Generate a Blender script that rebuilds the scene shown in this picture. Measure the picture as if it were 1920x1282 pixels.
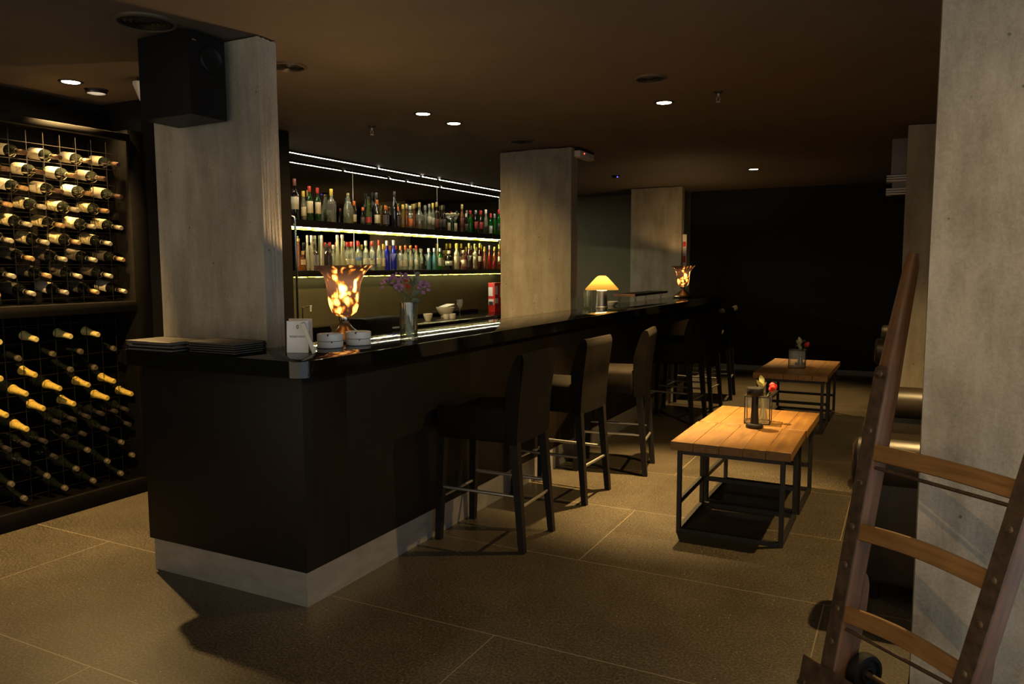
import bpy, bmesh, math, random
from mathutils import Vector, Matrix, Euler
PI = math.pi
R = math.radians
random.seed(7)
S = bpy.context.scene
COL = S.collection
for _o in list(bpy.data.objects):
    bpy.data.objects.remove(_o)

# ------------------------------------------------------------------ camera
YAW, PITCH, ROLL = 0.4745, -0.0962, -0.0032      # yaw to the left of +y
CAM = Vector((2.3399, -2.5442, 1.5169))
cam_data = bpy.data.cameras.new('camera')
cam_data.sensor_width = 36.0
cam_data.lens = 36.0 * 1446.5 / 1920.0
cam_data.clip_start = 0.05
cam_data.clip_end = 60
camera = bpy.data.objects.new('camera', cam_data)
COL.objects.link(camera)
_f = Vector((-math.sin(YAW) * math.cos(PITCH), math.cos(YAW) * math.cos(PITCH), math.sin(PITCH)))
_r = Vector((math.cos(YAW), math.sin(YAW), 0))
_u = _r.cross(_f)
_r2 = _r * math.cos(ROLL) + _u * math.sin(ROLL)
_u2 = -_r * math.sin(ROLL) + _u * math.cos(ROLL)
_m = Matrix((_r2, _u2, -_f)).transposed().to_4x4()
_m.translation = CAM
camera.matrix_world = _m
S.camera = camera

# ------------------------------------------------------------------ world, exposure
S.view_settings.view_transform = 'Standard'
S.view_settings.look = 'None'
S.view_settings.gamma = 1.0
S.view_settings.use_curve_mapping = False
S.view_settings.exposure = 0.0
WORLD_STRENGTH = 1.0
world = bpy.data.worlds.new('world')
S.world = world
world.use_nodes = True
_bg = world.node_tree.nodes.get('Background')
if _bg is None:
    _bg = world.node_tree.nodes.new('ShaderNodeBackground')
    _o = world.node_tree.nodes.new('ShaderNodeOutputWorld')
    world.node_tree.links.new(_bg.outputs[0], _o.inputs[0])
_wt = world.node_tree
_tc = _wt.nodes.new('ShaderNodeTexCoord'); _sx = _wt.nodes.new('ShaderNodeSeparateXYZ'); _mr = _wt.nodes.new('ShaderNodeMapRange'); _mc = _wt.nodes.new('ShaderNodeMixRGB')
_wt.links.new(_tc.outputs['Generated'], _sx.inputs[0]); _wt.links.new(_sx.outputs['X'], _mr.inputs['Value']); _wt.links.new(_mr.outputs[0], _mc.inputs[0])
_mr.inputs['From Min'].default_value = 0.35; _mr.inputs['From Max'].default_value = 0.75   # daylight from the right, warm tint added from behind for the pillar fronts
_mc.inputs[1].default_value = (1.0, 0.82, 0.58, 1); _mc.inputs[2].default_value = (0.78, 0.90, 1.0, 1)
_wt.links.new(_mc.outputs[0], _bg.inputs['Color'])
_bg.inputs['Strength'].default_value = WORLD_STRENGTH
try:
    S.cycles.max_bounces = 10
    S.cycles.transparent_max_bounces = 24
    S.cycles.caustics_reflective = False
    S.cycles.caustics_refractive = False
    S.cycles.sample_clamp_indirect = 4.0
except Exception:
    pass

ZC = 2.636          # ceiling height
WARM = (1.0, 0.635, 0.235)
# x, y, watts, cone degrees, tilt (aim offset x, y), label
LAMPS = [
    (-0.866, 2.287, 110, 118, (-0.6, 0.35), 'lit round ceiling downlight over the bar, nearer of the pair between the first two pillars'),
    (-0.864, 2.715, 140, 122, (-0.55, 0.45), 'lit round ceiling downlight over the bar, farther of the pair between the first two pillars'),
    (0.800, 2.739, 1700, 58, (0.04, -0.06), 'lit round ceiling downlight above the aisle beside the near wooden tables'),
    (0.693, 6.768, 620, 74, (0.1, 0), 'small lit round ceiling downlight far back in front of the black wall'),
    (-2.19, 0.485, 680, 94, (0.10, -0.05), 'bright tilted ceiling spotlight just in front of the wine rack'),
    (-2.25, 0.690, 70, 100, (0.12, 0.05), 'recessed ceiling spotlight seen as a sliver, right of the bright one by the wine rack'),
    (2.50, 2.20, 400, 130, (-0.1, 0), 'ceiling downlight above the leather sofa, hidden behind the big right pillar'),
    (2.45, 6.20, 130, 74, (-0.1, 0), 'ceiling downlight above the farther leather sofa, behind the second right pillar'),
    (0.80, -1.45, 10, 96, (0, 0), 'ceiling downlight above the open floor in front of the bar end'),
    (2.35, -1.55, 70, 130, (0.1, 0.45), 'ceiling downlight above the old hand truck by the right pillar'),
    (-1.35, -1.75, 14, 140, (-0.35, 0.45), 'ceiling downlight in front of the bar end near the wine rack'),
    (-1.25, -0.80, 430, 80, (-0.75, 0.55), 'ceiling downlight shining on the lower wine rack, just left of the frame'),
]
for _i, (lx, ly, lw, lc, lt, ll) in enumerate(LAMPS):
    ld = bpy.data.lights.new('bulb', 'SPOT')
    ld.energy = lw
    ld.color = WARM
    ld.spot_size = R(lc)
    ld.spot_blend = 0.8
    ld.shadow_soft_size = 0.022
    lo = bpy.data.objects.new('bulb', ld)
    COL.objects.link(lo)
    lo.location = (0, 0, -0.012)
    lo.rotation_euler = Vector((lt[0], lt[1], -1)).to_track_quat('-Z', 'Y').to_euler()
    LAMPS[_i] = (lx, ly, lo, ll)

# ------------------------------------------------------------------ materials
_mats = {}
def nt_new(name):
    m = bpy.data.materials.new(name)
    m.use_nodes = True
    n = m.node_tree
    for x in list(n.nodes):
        n.nodes.remove(x)
    out = n.nodes.new('ShaderNodeOutputMaterial')
    return m, n, out
def N(n, t, **kw):
    x = n.nodes.new(t)
    for k, v in kw.items():
        if k in x.inputs.keys():
            x.inputs[k].default_value = v
        else:
            setattr(x, k, v)
    return x
def rgba(c): return (c[0], c[1], c[2], 1)
def ramp(n, stops):
    r = n.nodes.new('ShaderNodeValToRGB')
    e = r.color_ramp.elements
    while len(e) > 1:
        e.remove(e[-1])
    e[0].position = stops[0][0]; e[0].color = rgba(stops[0][1])
    for p, c in stops[1:]:
        k = e.new(p); k.color = rgba(c)
    return r
def coords(n, scale=(1, 1, 1), loc=(0, 0, 0), rot=(0, 0, 0), kind='Object'):
    tc = n.nodes.new('ShaderNodeTexCoord')
    mp = n.nodes.new('ShaderNodeMapping')
    mp.inputs['Scale'].default_value = scale
    mp.inputs['Location'].default_value = loc
    mp.inputs['Rotation'].default_value = rot
    n.links.new(tc.outputs[kind], mp.inputs['Vector'])
    return mp.outputs['Vector']
def M(name, color, rough=0.5, metal=0.0, var=0.12, scale=18.0, stretch=(1, 1, 1), bump=0.0, spec=0.5, coat=0.0, sheen=0.0, trans=0.0):
    """principled surface with procedural noise variation"""
    if name in _mats:
        return _mats[name]
    m, n, out = nt_new(name)
    p = N(n, 'ShaderNodeBsdfPrincipled')
    p.inputs['Roughness'].default_value = rough
    p.inputs['Metallic'].default_value = metal
    p.inputs['Specular IOR Level'].default_value = spec
    p.inputs['Coat Weight'].default_value = coat
    p.inputs['Sheen Weight'].default_value = sheen
    p.inputs['Transmission Weight'].default_value = trans
    v = coords(n, stretch)
    nz = N(n, 'ShaderNodeTexNoise', Scale=scale, Detail=5.0, Roughness=0.6)
    n.links.new(v, nz.inputs['Vector'])
    lo = [max(0, c * (1 - var)) for c in color]
    hi = [min(1, c * (1 + var)) for c in color]
    r = ramp(n, [(0.3, lo), (0.7, hi)])
    n.links.new(nz.outputs['Fac'], r.inputs['Fac'])
    n.links.new(r.outputs['Color'], p.inputs['Base Color'])
    if bump:
        b = N(n, 'ShaderNodeBump', Strength=bump, Distance=0.01)
        n.links.new(nz.outputs['Fac'], b.inputs['Height'])
        n.links.new(b.outputs['Normal'], p.inputs['Normal'])
    n.links.new(p.outputs['BSDF'], out.inputs['Surface'])
    _mats[name] = m
    return m
def emit(name, color, strength):
    if name in _mats:
        return _mats[name]
    m, n, out = nt_new(name)
    e = N(n, 'ShaderNodeEmission', Color=rgba(color), Strength=strength)
    n.links.new(e.outputs[0], out.inputs['Surface'])
    _mats[name] = m
    return m
def glass(name, tint, body=0.18, bodycol=None, gloss=0.14):
    """thin bottle glass: tinted see-through + a little translucent body + gloss"""
    if name in _mats:
        return _mats[name]
    m, n, out = nt_new(name)
    t = N(n, 'ShaderNodeBsdfTransparent', Color=rgba(tint))
    tr = N(n, 'ShaderNodeBsdfTranslucent', Color=rgba(bodycol or tint))
    df = N(n, 'ShaderNodeBsdfDiffuse', Color=rgba(bodycol or tint))
    g = N(n, 'ShaderNodeBsdfGlossy', Roughness=0.06)
    a = N(n, 'ShaderNodeMixShader', Fac=0.4)
    n.links.new(tr.outputs[0], a.inputs[1]); n.links.new(df.outputs[0], a.inputs[2])
    b = N(n, 'ShaderNodeMixShader', Fac=body)
    n.links.new(t.outputs[0], b.inputs[1]); n.links.new(a.outputs[0], b.inputs[2])
    lw = N(n, 'ShaderNodeLayerWeight', Blend=0.3)
    mu = N(n, 'ShaderNodeMath', operation='MULTIPLY_ADD')
    mu.inputs[1].default_value = 0.5; mu.inputs[2].default_value = gloss * 0.35
    n.links.new(lw.outputs['Fresnel'], mu.inputs[0])
    c = N(n, 'ShaderNodeMixShader')
    n.links.new(mu.outputs[0], c.inputs[0])
    n.links.new(b.outputs[0], c.inputs[1]); n.links.new(g.outputs[0], c.inputs[2])
    n.links.new(c.outputs[0], out.inputs['Surface'])
    _mats[name] = m
    return m

def concrete():
    if 'concrete' in _mats: return _mats['concrete']
    m, n, out = nt_new('board_formed_concrete')
    p = N(n, 'ShaderNodeBsdfPrincipled', Roughness=0.82)
    p.inputs['Specular IOR Level'].default_value = 0.25
    v = coords(n)
    big = N(n, 'ShaderNodeTexNoise', Scale=2.2, Detail=6.0, Roughness=0.62)
    n.links.new(v, big.inputs['Vector'])
    vs = coords(n, (6, 6, 1.3))
    st = N(n, 'ShaderNodeTexNoise', Scale=1.6, Detail=5.0, Roughness=0.65)
    n.links.new(vs, st.inputs['Vector'])
    fine = N(n, 'ShaderNodeTexNoise', Scale=90.0, Detail=3.0, Roughness=0.7)
    n.links.new(v, fine.inputs['Vector'])
    a = N(n, 'ShaderNodeMath', operation='ADD')
    n.links.new(big.outputs['Fac'], a.inputs[0]); n.links.new(st.outputs['Fac'], a.inputs[1])
    b = N(n, 'ShaderNodeMath', operation='MULTIPLY_ADD')
    b.inputs[1].default_value = 0.5
    n.links.new(fine.outputs['Fac'], b.inputs[0]); n.links.new(a.outputs[0], b.inputs[2])
    r = ramp(n, [(0.0, (0.19, 0.167, 0.128)), (0.42, (0.290, 0.258, 0.203)), (0.6, (0.340, 0.305, 0.243)), (1.0, (0.43, 0.388, 0.315))])
    s = N(n, 'ShaderNodeMath', operation='MULTIPLY_ADD')
    s.inputs[1].default_value = 1.35; s.inputs[2].default_value = -1.13
    n.links.new(b.outputs[0], s.inputs[0])
    n.links.new(s.outputs[0], r.inputs['Fac'])
    # small pour pits
    vo = N(n, 'ShaderNodeTexVoronoi', Scale=9.0)
    n.links.new(v, vo.inputs['Vector'])
    pr = ramp(n, [(0.0, (0.25, 0.25, 0.25)), (0.045, (0.3, 0.3, 0.3)), (0.06, (1, 1, 1))])
    n.links.new(vo.outputs['Distance'], pr.inputs['Fac'])
    mx = N(n, 'ShaderNodeMixRGB', blend_type='MULTIPLY', Fac=0.75)
    n.links.new(r.outputs['Color'], mx.inputs[1]); n.links.new(pr.outputs['Color'], mx.inputs[2])
    n.links.new(mx.outputs[0], p.inputs['Base Color'])
    bp = N(n, 'ShaderNodeBump', Strength=0.35, Distance=0.012)
    n.links.new(b.outputs[0], bp.inputs['Height'])
    n.links.new(bp.outputs['Normal'], p.inputs['Normal'])
    n.links.new(p.outputs[0], out.inputs['Surface'])
    _mats['concrete'] = m
    return m

def floor_mat():
    m, n, out = nt_new('polished_terrazzo_tiles')
    p = N(n, 'ShaderNodeBsdfPrincipled')
    p.inputs['Specular IOR Level'].default_value = 0.45
    v = coords(n)
    bg0 = N(n, 'ShaderNodeTexNoise', Scale=1.6, Detail=7.0, Roughness=0.7)
    n.links.new(v, bg0.inputs['Vector'])
    big = N(n, 'ShaderNodeMapRange'); big.inputs['To Min'].default_value = 0.38; big.inputs['To Max'].default_value = 0.62
    n.links.new(bg0.outputs['Fac'], big.inputs['Value'])
    fine = N(n, 'ShaderNodeTexNoise', Scale=95.0, Detail=2.0, Roughness=0.6)
    n.links.new(v, fine.inputs['Vector'])
    s = N(n, 'ShaderNodeMath', operation='MULTIPLY_ADD'); s.inputs[1].default_value = 0.66
    n.links.new(fine.outputs['Fac'], s.inputs[0]); n.links.new(big.outputs[0], s.inputs[2])
    r = ramp(n, [(0.60, (0.009, 0.0073, 0.0050)), (0.80, (0.034, 0.0278, 0.0190)), (1.0, (0.105, 0.088, 0.062))])
    n.links.new(s.outputs[0], r.inputs['Fac'])
    vo = N(n, 'ShaderNodeTexVoronoi', Scale=34.0)
    n.links.new(v, vo.inputs['Vector'])
    sp = ramp(n, [(0.0, (1, 1, 1)), (0.05, (1, 1, 1)), (0.075, (0, 0, 0))])
    n.links.new(vo.outputs['Distance'], sp.inputs['Fac'])
    sel = N(n, 'ShaderNodeSeparateColor')
    n.links.new(vo.outputs['Color'], sel.inputs[0])
    gt = N(n, 'ShaderNodeMath', operation='GREATER_THAN'); gt.inputs[1].default_value = 0.86
    n.links.new(sel.outputs[0], gt.inputs[0])
    mm = N(n, 'ShaderNodeMath', operation='MULTIPLY')
    n.links.new(sp.outputs['Color'], mm.inputs[0]); n.links.new(gt.outputs[0], mm.inputs[1])
    mx = N(n, 'ShaderNodeMixRGB')
    mx.inputs[2].default_value = (0.60, 0.50, 0.33, 1)
    n.links.new(mm.outputs[0], mx.inputs[0]); n.links.new(r.outputs['Color'], mx.inputs[1])
    vb = coords(n, (1, 1, 1), (-0.87, -0.15, 0))
    br = N(n, 'ShaderNodeTexBrick', offset=0.515, offset_frequency=2)
    br.inputs['Scale'].default_value = 1.0
    br.inputs['Mortar Size'].default_value = 0.0027
    br.inputs['Mortar Smooth'].default_value = 0.15
    br.inputs['Brick Width'].default_value = 2.45
    br.inputs['Row Height'].default_value = 0.9225
    n.links.new(vb, br.inputs['Vector'])
    jn = N(n, 'ShaderNodeMixRGB')
    jn.inputs[2].default_value = (0.16, 0.135, 0.098, 1)
    n.links.new(br.outputs['Fac'], jn.inputs[0]); n.links.new(mx.outputs[0], jn.inputs[1])
    n.links.new(jn.outputs[0], p.inputs['Base Color'])
    rr = ramp(n, [(0.3, (0.30, 0.30, 0.30)), (0.7, (0.42, 0.42, 0.42))])
    n.links.new(big.outputs[0], rr.inputs['Fac'])
    n.links.new(rr.outputs['Color'], p.inputs['Roughness'])
    b = N(n, 'ShaderNodeBump', Strength=0.06, Distance=0.004)
    n.links.new(fine.outputs['Fac'], b.inputs['Height'])
    n.links.new(b.outputs['Normal'], p.inputs['Normal'])
    n.links.new(p.outputs[0], out.inputs['Surface'])
    return m

def wood(name, c0, c1, rough=0.45, scale=(1, 14, 14), bump=0.15, coat=0.0):
    if name in _mats: return _mats[name]
    m, n, out = nt_new(name)
    p = N(n, 'ShaderNodeBsdfPrincipled', Roughness=rough)
    p.inputs['Coat Weight'].default_value = coat
    v = coords(n, scale)
    nz = N(n, 'ShaderNodeTexNoise', Scale=3.0, Detail=8.0, Roughness=0.65, Distortion=0.6)
    n.links.new(v, nz.inputs['Vector'])
    v2 = coords(n)
    n2 = N(n, 'ShaderNodeTexNoise', Scale=5.0, Detail=4.0)
    n.links.new(v2, n2.inputs['Vector'])
    a = N(n, 'ShaderNodeMath', operation='MULTIPLY_ADD'); a.inputs[1].default_value = 0.5
    n.links.new(n2.outputs['Fac'], a.inputs[0]); n.links.new(nz.outputs['Fac'], a.inputs[2])
    r = ramp(n, [(0.5, c0), (0.92, c1)])
    n.links.new(a.outputs[0], r.inputs['Fac'])
    n.links.new(r.outputs['Color'], p.inputs['Base Color'])
    b = N(n, 'ShaderNodeBump', Strength=bump, Distance=0.004)
    n.links.new(nz.outputs['Fac'], b.inputs['Height'])
    n.links.new(b.outputs['Normal'], p.inputs['Normal'])
    n.links.new(p.outputs[0], out.inputs['Surface'])
    _mats[name] = m
    return m

def shade_glass():
    if 'mottled' in _mats: return _mats['mottled']
    m, n, out = nt_new('mottled_amber_glass')
    v = coords(n, (1, 1, 0.62))
    dn = N(n, 'ShaderNodeTexNoise', Scale=14.0, Detail=3.0)
    n.links.new(v, dn.inputs['Vector'])
    ad = N(n, 'ShaderNodeVectorMath', operation='MULTIPLY_ADD')
    ad.inputs[1].default_value = (0.09, 0.09, 0.09)
    n.links.new(dn.outputs['Color'], ad.inputs[0]); n.links.new(v, ad.inputs[2])
    vo = N(n, 'ShaderNodeTexVoronoi', Scale=22.0)
    n.links.new(ad.outputs[0], vo.inputs['Vector'])
    bg = N(n, 'ShaderNodeTexNoise', Scale=9.0, Detail=2.0)
    n.links.new(v, bg.inputs['Vector'])
    a = N(n, 'ShaderNodeMath', operation='MULTIPLY_ADD'); a.inputs[1].default_value = 0.6
    n.links.new(bg.outputs['Fac'], a.inputs[0]); n.links.new(vo.outputs['Distance'], a.inputs[2])
    # the blown rim is a denser, mauve-brown glass than the body
    tc = N(n, 'ShaderNodeTexCoord'); sx = N(n, 'ShaderNodeSeparateXYZ')
    n.links.new(tc.outputs['Object'], sx.inputs[0])
    mr = N(n, 'ShaderNodeMapRange'); mr.inputs['From Min'].default_value = 0.29; mr.inputs['From Max'].default_value = 0.41
    mr.inputs['To Min'].default_value = 0.0; mr.inputs['To Max'].default_value = 0.2
    n.links.new(sx.outputs['Z'], mr.inputs['Value'])
    a2 = N(n, 'ShaderNodeMath', operation='ADD')
    n.links.new(a.outputs[0], a2.inputs[0]); n.links.new(mr.outputs[0], a2.inputs[1])
    r = ramp(n, [(0.60, (0.27, 0.20, 0.115)), (0.72, (0.13, 0.066, 0.020)), (0.80, (0.034, 0.014, 0.005)), (0.88, (0.0075, 0.0042, 0.004)), (1.0, (0.006, 0.004, 0.0042))])
    n.links.new(a2.outputs[0], r.inputs['Fac'])
    t = N(n, 'ShaderNodeBsdfTranslucent')
    n.links.new(r.outputs['Color'], t.inputs['Color'])
    d = N(n, 'ShaderNodeBsdfDiffuse')
    n.links.new(r.outputs['Color'], d.inputs['Color'])
    mx = N(n, 'ShaderNodeMixShader', Fac=0.3)
    n.links.new(t.outputs[0], mx.inputs[1]); n.links.new(d.outputs[0], mx.inputs[2])
    g = N(n, 'ShaderNodeBsdfGlossy', Roughness=0.12)
    m2 = N(n, 'ShaderNodeMixShader', Fac=0.06)
    n.links.new(mx.outputs[0], m2.inputs[1]); n.links.new(g.outputs[0], m2.inputs[2])
    n.links.new(m2.outputs[0], out.inputs['Surface'])
    _mats['mottled'] = m
    return m

def led_mat(name, color, strength, beads=False):
    if name in _mats: return _mats[name]
    m, n, out = nt_new(name)
    e = N(n, 'ShaderNodeEmission', Color=rgba(color), Strength=strength)
    if beads:
        v = coords(n, (1, 1, 1))
        nz = N(n, 'ShaderNodeTexNoise', Scale=14.0, Detail=3.0)
        n.links.new(v, nz.inputs['Vector'])
        mr = N(n, 'ShaderNodeMapRange')
        mr.inputs['From Min'].default_value = 0.40; mr.inputs['From Max'].default_value = 0.62
        mr.inputs['To Min'].default_value = strength * 0.12; mr.inputs['To Max'].default_value = strength * 1.8
        n.links.new(nz.outputs['Fac'], mr.inputs['Value'])
        n.links.new(mr.outputs[0], e.inputs['Strength'])
    n.links.new(e.outputs[0], out.inputs['Surface'])
    _mats[name] = m
    return m

BLACKWOOD = M('black_brown_veneer', (0.0085, 0.0058, 0.004), 0.5, var=0.3, scale=6, stretch=(6, 6, 1), spec=0.2)
BLACKPAINT = M('black_paint', (0.0075, 0.0065, 0.006), 0.6, var=0.2, scale=5, spec=0.2)
CEILPAINT = M('dark_ceiling_paint', (0.095, 0.072, 0.050), 0.75, var=0.12, scale=2.5)
OLIVE = M('olive_grey_paint', (0.125, 0.115, 0.066), 0.7, var=0.08, scale=3)
COUNTER = M('polished_black_stone', (0.005, 0.005, 0.0045), 0.075, var=0.3, scale=40, spec=0.5)
STEEL = M('brushed_steel', (0.55, 0.54, 0.52), 0.38, 1.0, var=0.08, scale=30, stretch=(1, 1, 20))
KICK = M('dull_metal_kick_plate', (0.36, 0.35, 0.33), 0.5, 0.75, var=0.14, scale=7, stretch=(1, 1, 3))
CHROME = M('chrome', (0.75, 0.74, 0.72), 0.12, 1.0, var=0.03)
BLACKMETAL = M('black_steel', (0.012, 0.011, 0.011), 0.45, 0.3, var=0.2)
BLACKPLASTIC = M('black_plastic', (0.006, 0.006, 0.0065), 0.45, var=0.2, scale=60, spec=0.25)
DARKGREY = M('dark_grey_plastic', (0.011, 0.0105, 0.0095), 0.85, var=0.15, spec=0.08)
VELVET = M('dark_brown_velvet', (0.0060, 0.0043, 0.0029), 0.9, var=0.45, scale=7, sheen=0.0, bump=0.05, spec=0.12)
BLACKLEG = M('black_stained_wood', (0.0055, 0.0045, 0.004), 0.5, var=0.25, stretch=(8, 8, 1), spec=0.25)
OAK = wood('golden_oak_planks', (0.085, 0.036, 0.0052), (0.185, 0.090, 0.0165), 0.5, scale=(10, 1, 10), coat=0.05)
OAK_EDGE = wood('oak_end_edge', (0.12, 0.06, 0.02), (0.2, 0.11, 0.04), 0.55, scale=(1, 10, 10))
RAILWOOD = wood('worn_reddish_wood', (0.055, 0.024, 0.010), (0.155, 0.074, 0.034), 0.6, scale=(12, 12, 1.0))
SLATWOOD = wood('worn_brown_slat_wood', (0.12, 0.056, 0.016), (0.25, 0.132, 0.046), 0.55, scale=(1.0, 12, 12))
RUST = M('rusty_dark_iron', (0.075, 0.048, 0.032), 0.62, 0.45, var=0.45, scale=22, bump=0.3)
LEATHER = M('worn_brown_leather', (0.020, 0.0145, 0.009), 0.40, var=0.3, scale=9, bump=0.15, spec=0.3)
CERAMIC = M('white_ceramic', (0.74, 0.73, 0.70), 0.22, var=0.03)
CREAMCER = M('cream_ceramic', (0.72, 0.68, 0.56), 0.3, var=0.03)
PAPER = M('white_card', (0.78, 0.78, 0.78), 0.7, var=0.02)
INK = M('black_ink', (0.02, 0.02, 0.02), 0.7)
ROOMBASE = M('grey_baseboard_paint', (0.30, 0.29, 0.26), 0.5, var=0.06)
WHITEPL = M('white_plastic', (0.66, 0.64, 0.60), 0.4, var=0.03)
REDPL = M('red_printed_card', (0.62, 0.03, 0.02), 0.45, var=0.08)
MENU = M('black_leather_cover', (0.006, 0.005, 0.0045), 0.5, var=0.3, scale=50, bump=0.08, spec=0.2)
MENU_LIT = M('brown_black_leather_cover', (0.040, 0.030, 0.020), 0.42, var=0.25, scale=50, bump=0.08, spec=0.35)  # brown sheen of the lit top cover put into the leather colour
CLEARG = glass('clear_glass', (0.96, 0.97, 0.95), 0.05, (0.9, 0.9, 0.8))
VASEG = glass('vase_glass', (0.90, 0.92, 0.86), 0.07, (0.8, 0.8, 0.66), 0.3)
STEMG = M('leaf_green', (0.085, 0.13, 0.055), 0.55, var=0.25, scale=30)
PALELEAF = M('pale_leaf_green', (0.58, 0.60, 0.36), 0.55, var=0.2, scale=30)
GREYLEAF = M('grey_green_eucalyptus_leaf', (0.15, 0.19, 0.13), 0.6, var=0.2, scale=30)
PURPLE = M('purple_petals', (0.50, 0.24, 0.50), 0.6, var=0.35, scale=60)
REDPETAL = M('red_petals', (0.62, 0.03, 0.035), 0.55, var=0.35, scale=60)

# ------------------------------------------------------------------ mesh helpers
class MB:
    def __init__(s): s.bm = bmesh.new()
    def _xf(s, vs, mat):
        if mat is not None:
            bmesh.ops.transform(s.bm, matrix=mat, verts=vs)
    def box(s, x0, x1, y0, y1, z0, z1, bevel=0.0, seg=2, mat=None):
        r = bmesh.ops.create_cube(s.bm, size=1.0)
        vs = r['verts']
        bmesh.ops.scale(s.bm, vec=(x1 - x0, y1 - y0, z1 - z0), verts=vs)
        bmesh.ops.translate(s.bm, vec=((x0 + x1) / 2, (y0 + y1) / 2, (z0 + z1) / 2), verts=vs)
        if bevel > 0:
            es = list({e for v in vs for e in v.link_edges})
            q = bmesh.ops.bevel(s.bm, geom=es, offset=bevel, segments=seg, affect='EDGES', profile=0.5, clamp_overlap=True)
            vs = list({v for f in q['faces'] for v in f.verts} | {v for v in vs if v.is_valid})
        s._xf(vs, mat)
        return s
    def hexa(s, bottom, top):
        """eight corners: bottom ring of 4, top ring of 4"""
        b = [s.bm.verts.new(p) for p in bottom]; t = [s.bm.verts.new(p) for p in top]
        s.bm.faces.new(b[::-1]); s.bm.faces.new(t)
        for i in range(4):
            j = (i + 1) % 4
            s.bm.faces.new((b[i], b[j], t[j], t[i]))
        return s
    def bar(s, a, b, wa, wb=None, da=None, db=None):
        """square-section bar from a to b, section wa x da at a, wb x db at b"""
        a = Vector(a); b = Vector(b); wb = wb or wa; da = da or wa; db = db or wb
        d = (b - a).normalized()
        x = Vector((1, 0, 0)) if abs(d.x) < 0.9 else Vector((0, 1, 0))
        y = d.cross(x).normalized(); x = y.cross(d).normalized()
        def ring(c, w, h): return [c + x * sx * w / 2 + y * sy * h / 2 for sx, sy in ((-1, -1), (1, -1), (1, 1), (-1, 1))]
        return s.hexa(ring(a, wa, da), ring(b, wb, db))
    def tube(s, pts, r, seg=10, cap=True):
        pts = [Vector(p) for p in pts]
        rad = r if isinstance(r, (list, tuple)) else [r] * len(pts)
        rings = []
        up = None
        for i, p in enumerate(pts):
            d = (pts[min(i + 1, len(pts) - 1)] - pts[max(i - 1, 0)]).normalized()
            if up is None:
                up = Vector((0, 0, 1)) if abs(d.z) < 0.9 else Vector((1, 0, 0))
            x = d.cross(up).normalized(); up = x.cross(d).normalized()
            rings.append([s.bm.verts.new(p + x * rad[i] * math.cos(2 * PI * k / seg) + up * rad[i] * math.sin(2 * PI * k / seg)) for k in range(seg)])
        for a, b in zip(rings, rings[1:]):
            for k in range(seg):
                j = (k + 1) % seg
                s.bm.faces.new((a[k], a[j], b[j], b[k]))
        if cap:
            s.bm.faces.new(rings[0][::-1]); s.bm.faces.new(rings[-1])
        return s
    def lathe(s, prof, seg=24, c=(0, 0, 0), a0=0.0, a1=2 * PI, mat=None):
        """prof: list of (r, z); r == 0 closes the end"""
        full = abs(a1 - a0 - 2 * PI) < 1e-6
        n = seg if full else seg + 1
        made = []; rings = []
        for r, z in prof:
            if r <= 1e-7:
                v = s.bm.verts.new((c[0], c[1], c[2] + z)); made.append(v); rings.append([v])
            else:
                ring = [s.bm.verts.new((c[0] + r * math.cos(a0 + (a1 - a0) * k / seg), c[1] + r * math.sin(a0 + (a1 - a0) * k / seg), c[2] + z)) for k in range(n)]
                made += ring; rings.append(ring)
        for a, b in zip(rings, rings[1:]):
            for k in range(n if full else n - 1):
                j = (k + 1) % n
                if len(a) == 1 and len(b) == 1: continue
                if len(a) == 1: s.bm.faces.new((a[0], b[j], b[k]))
                elif len(b) == 1: s.bm.faces.new((a[k], a[j], b[0]))
                else: s.bm.faces.new((a[k], a[j], b[j], b[k]))
        s._xf(made, mat)
        return s
    def prism(s, poly, z0, z1, mat=None):
        """polygon in xy extruded in z"""
        b = [s.bm.verts.new((x, y, z0)) for x, y in poly]; t = [s.bm.verts.new((x, y, z1)) for x, y in poly]
        s.bm.faces.new(b[::-1]); s.bm.faces.new(t)
        for i in range(len(poly)):
            j = (i + 1) % len(poly)
            s.bm.faces.new((b[i], b[j], t[j], t[i]))
        s._xf(b + t, mat)
        return s
    def side(s, poly, y0, y1, mat=None):
        """polygon in xz extruded along y"""
        b = [s.bm.verts.new((x, y0, z)) for x, z in poly]; t = [s.bm.verts.new((x, y1, z)) for x, z in poly]
        s.bm.faces.new(b); s.bm.faces.new(t[::-1])
        for i in range(len(poly)):
            j = (i + 1) % len(poly)
            s.bm.faces.new((b[j], b[i], t[i], t[j]))
        s._xf(b + t, mat)
        return s
    def ball(s, c, r, sub=1, sc=(1, 1, 1)):
        q = bmesh.ops.create_icosphere(s.bm, subdivisions=sub, radius=r)
        bmesh.ops.scale(s.bm, vec=sc, verts=q['verts'])
        bmesh.ops.translate(s.bm, vec=c, verts=q['verts'])
        return s
    def leaf(s, base, tip, w, bend=0.15):
        """a leaf blade: folded diamond with thickness"""
        a = Vector(base); b = Vector(tip); d = b - a; L = d.length
        x = d.cross(Vector((0.3, 0.5, 0.8))).normalized(); nn = x.cross(d).normalized()
        pts = []
        for t, k in ((0.0, 0.06), (0.3, 0.85), (0.6, 1.0), (0.85, 0.55), (1.0, 0.02)):
            c = a + d * t - nn * bend * L * (t * t)
            pts.append((c + x * w * k / 2 + nn * 0.15 * w * k, c, c - x * w * k / 2 + nn * 0.15 * w * k))
        for off in (0.0, 0.0009):
            vs = [[s.bm.verts.new(p + nn * off) for p in row] for row in pts]
            for r0, r1 in zip(vs, vs[1:]):
                for k in range(2):
                    f = (r0[k], r0[k + 1], r1[k + 1], r1[k])
                    s.bm.faces.new(f if off else f[::-1])
        return s
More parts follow.
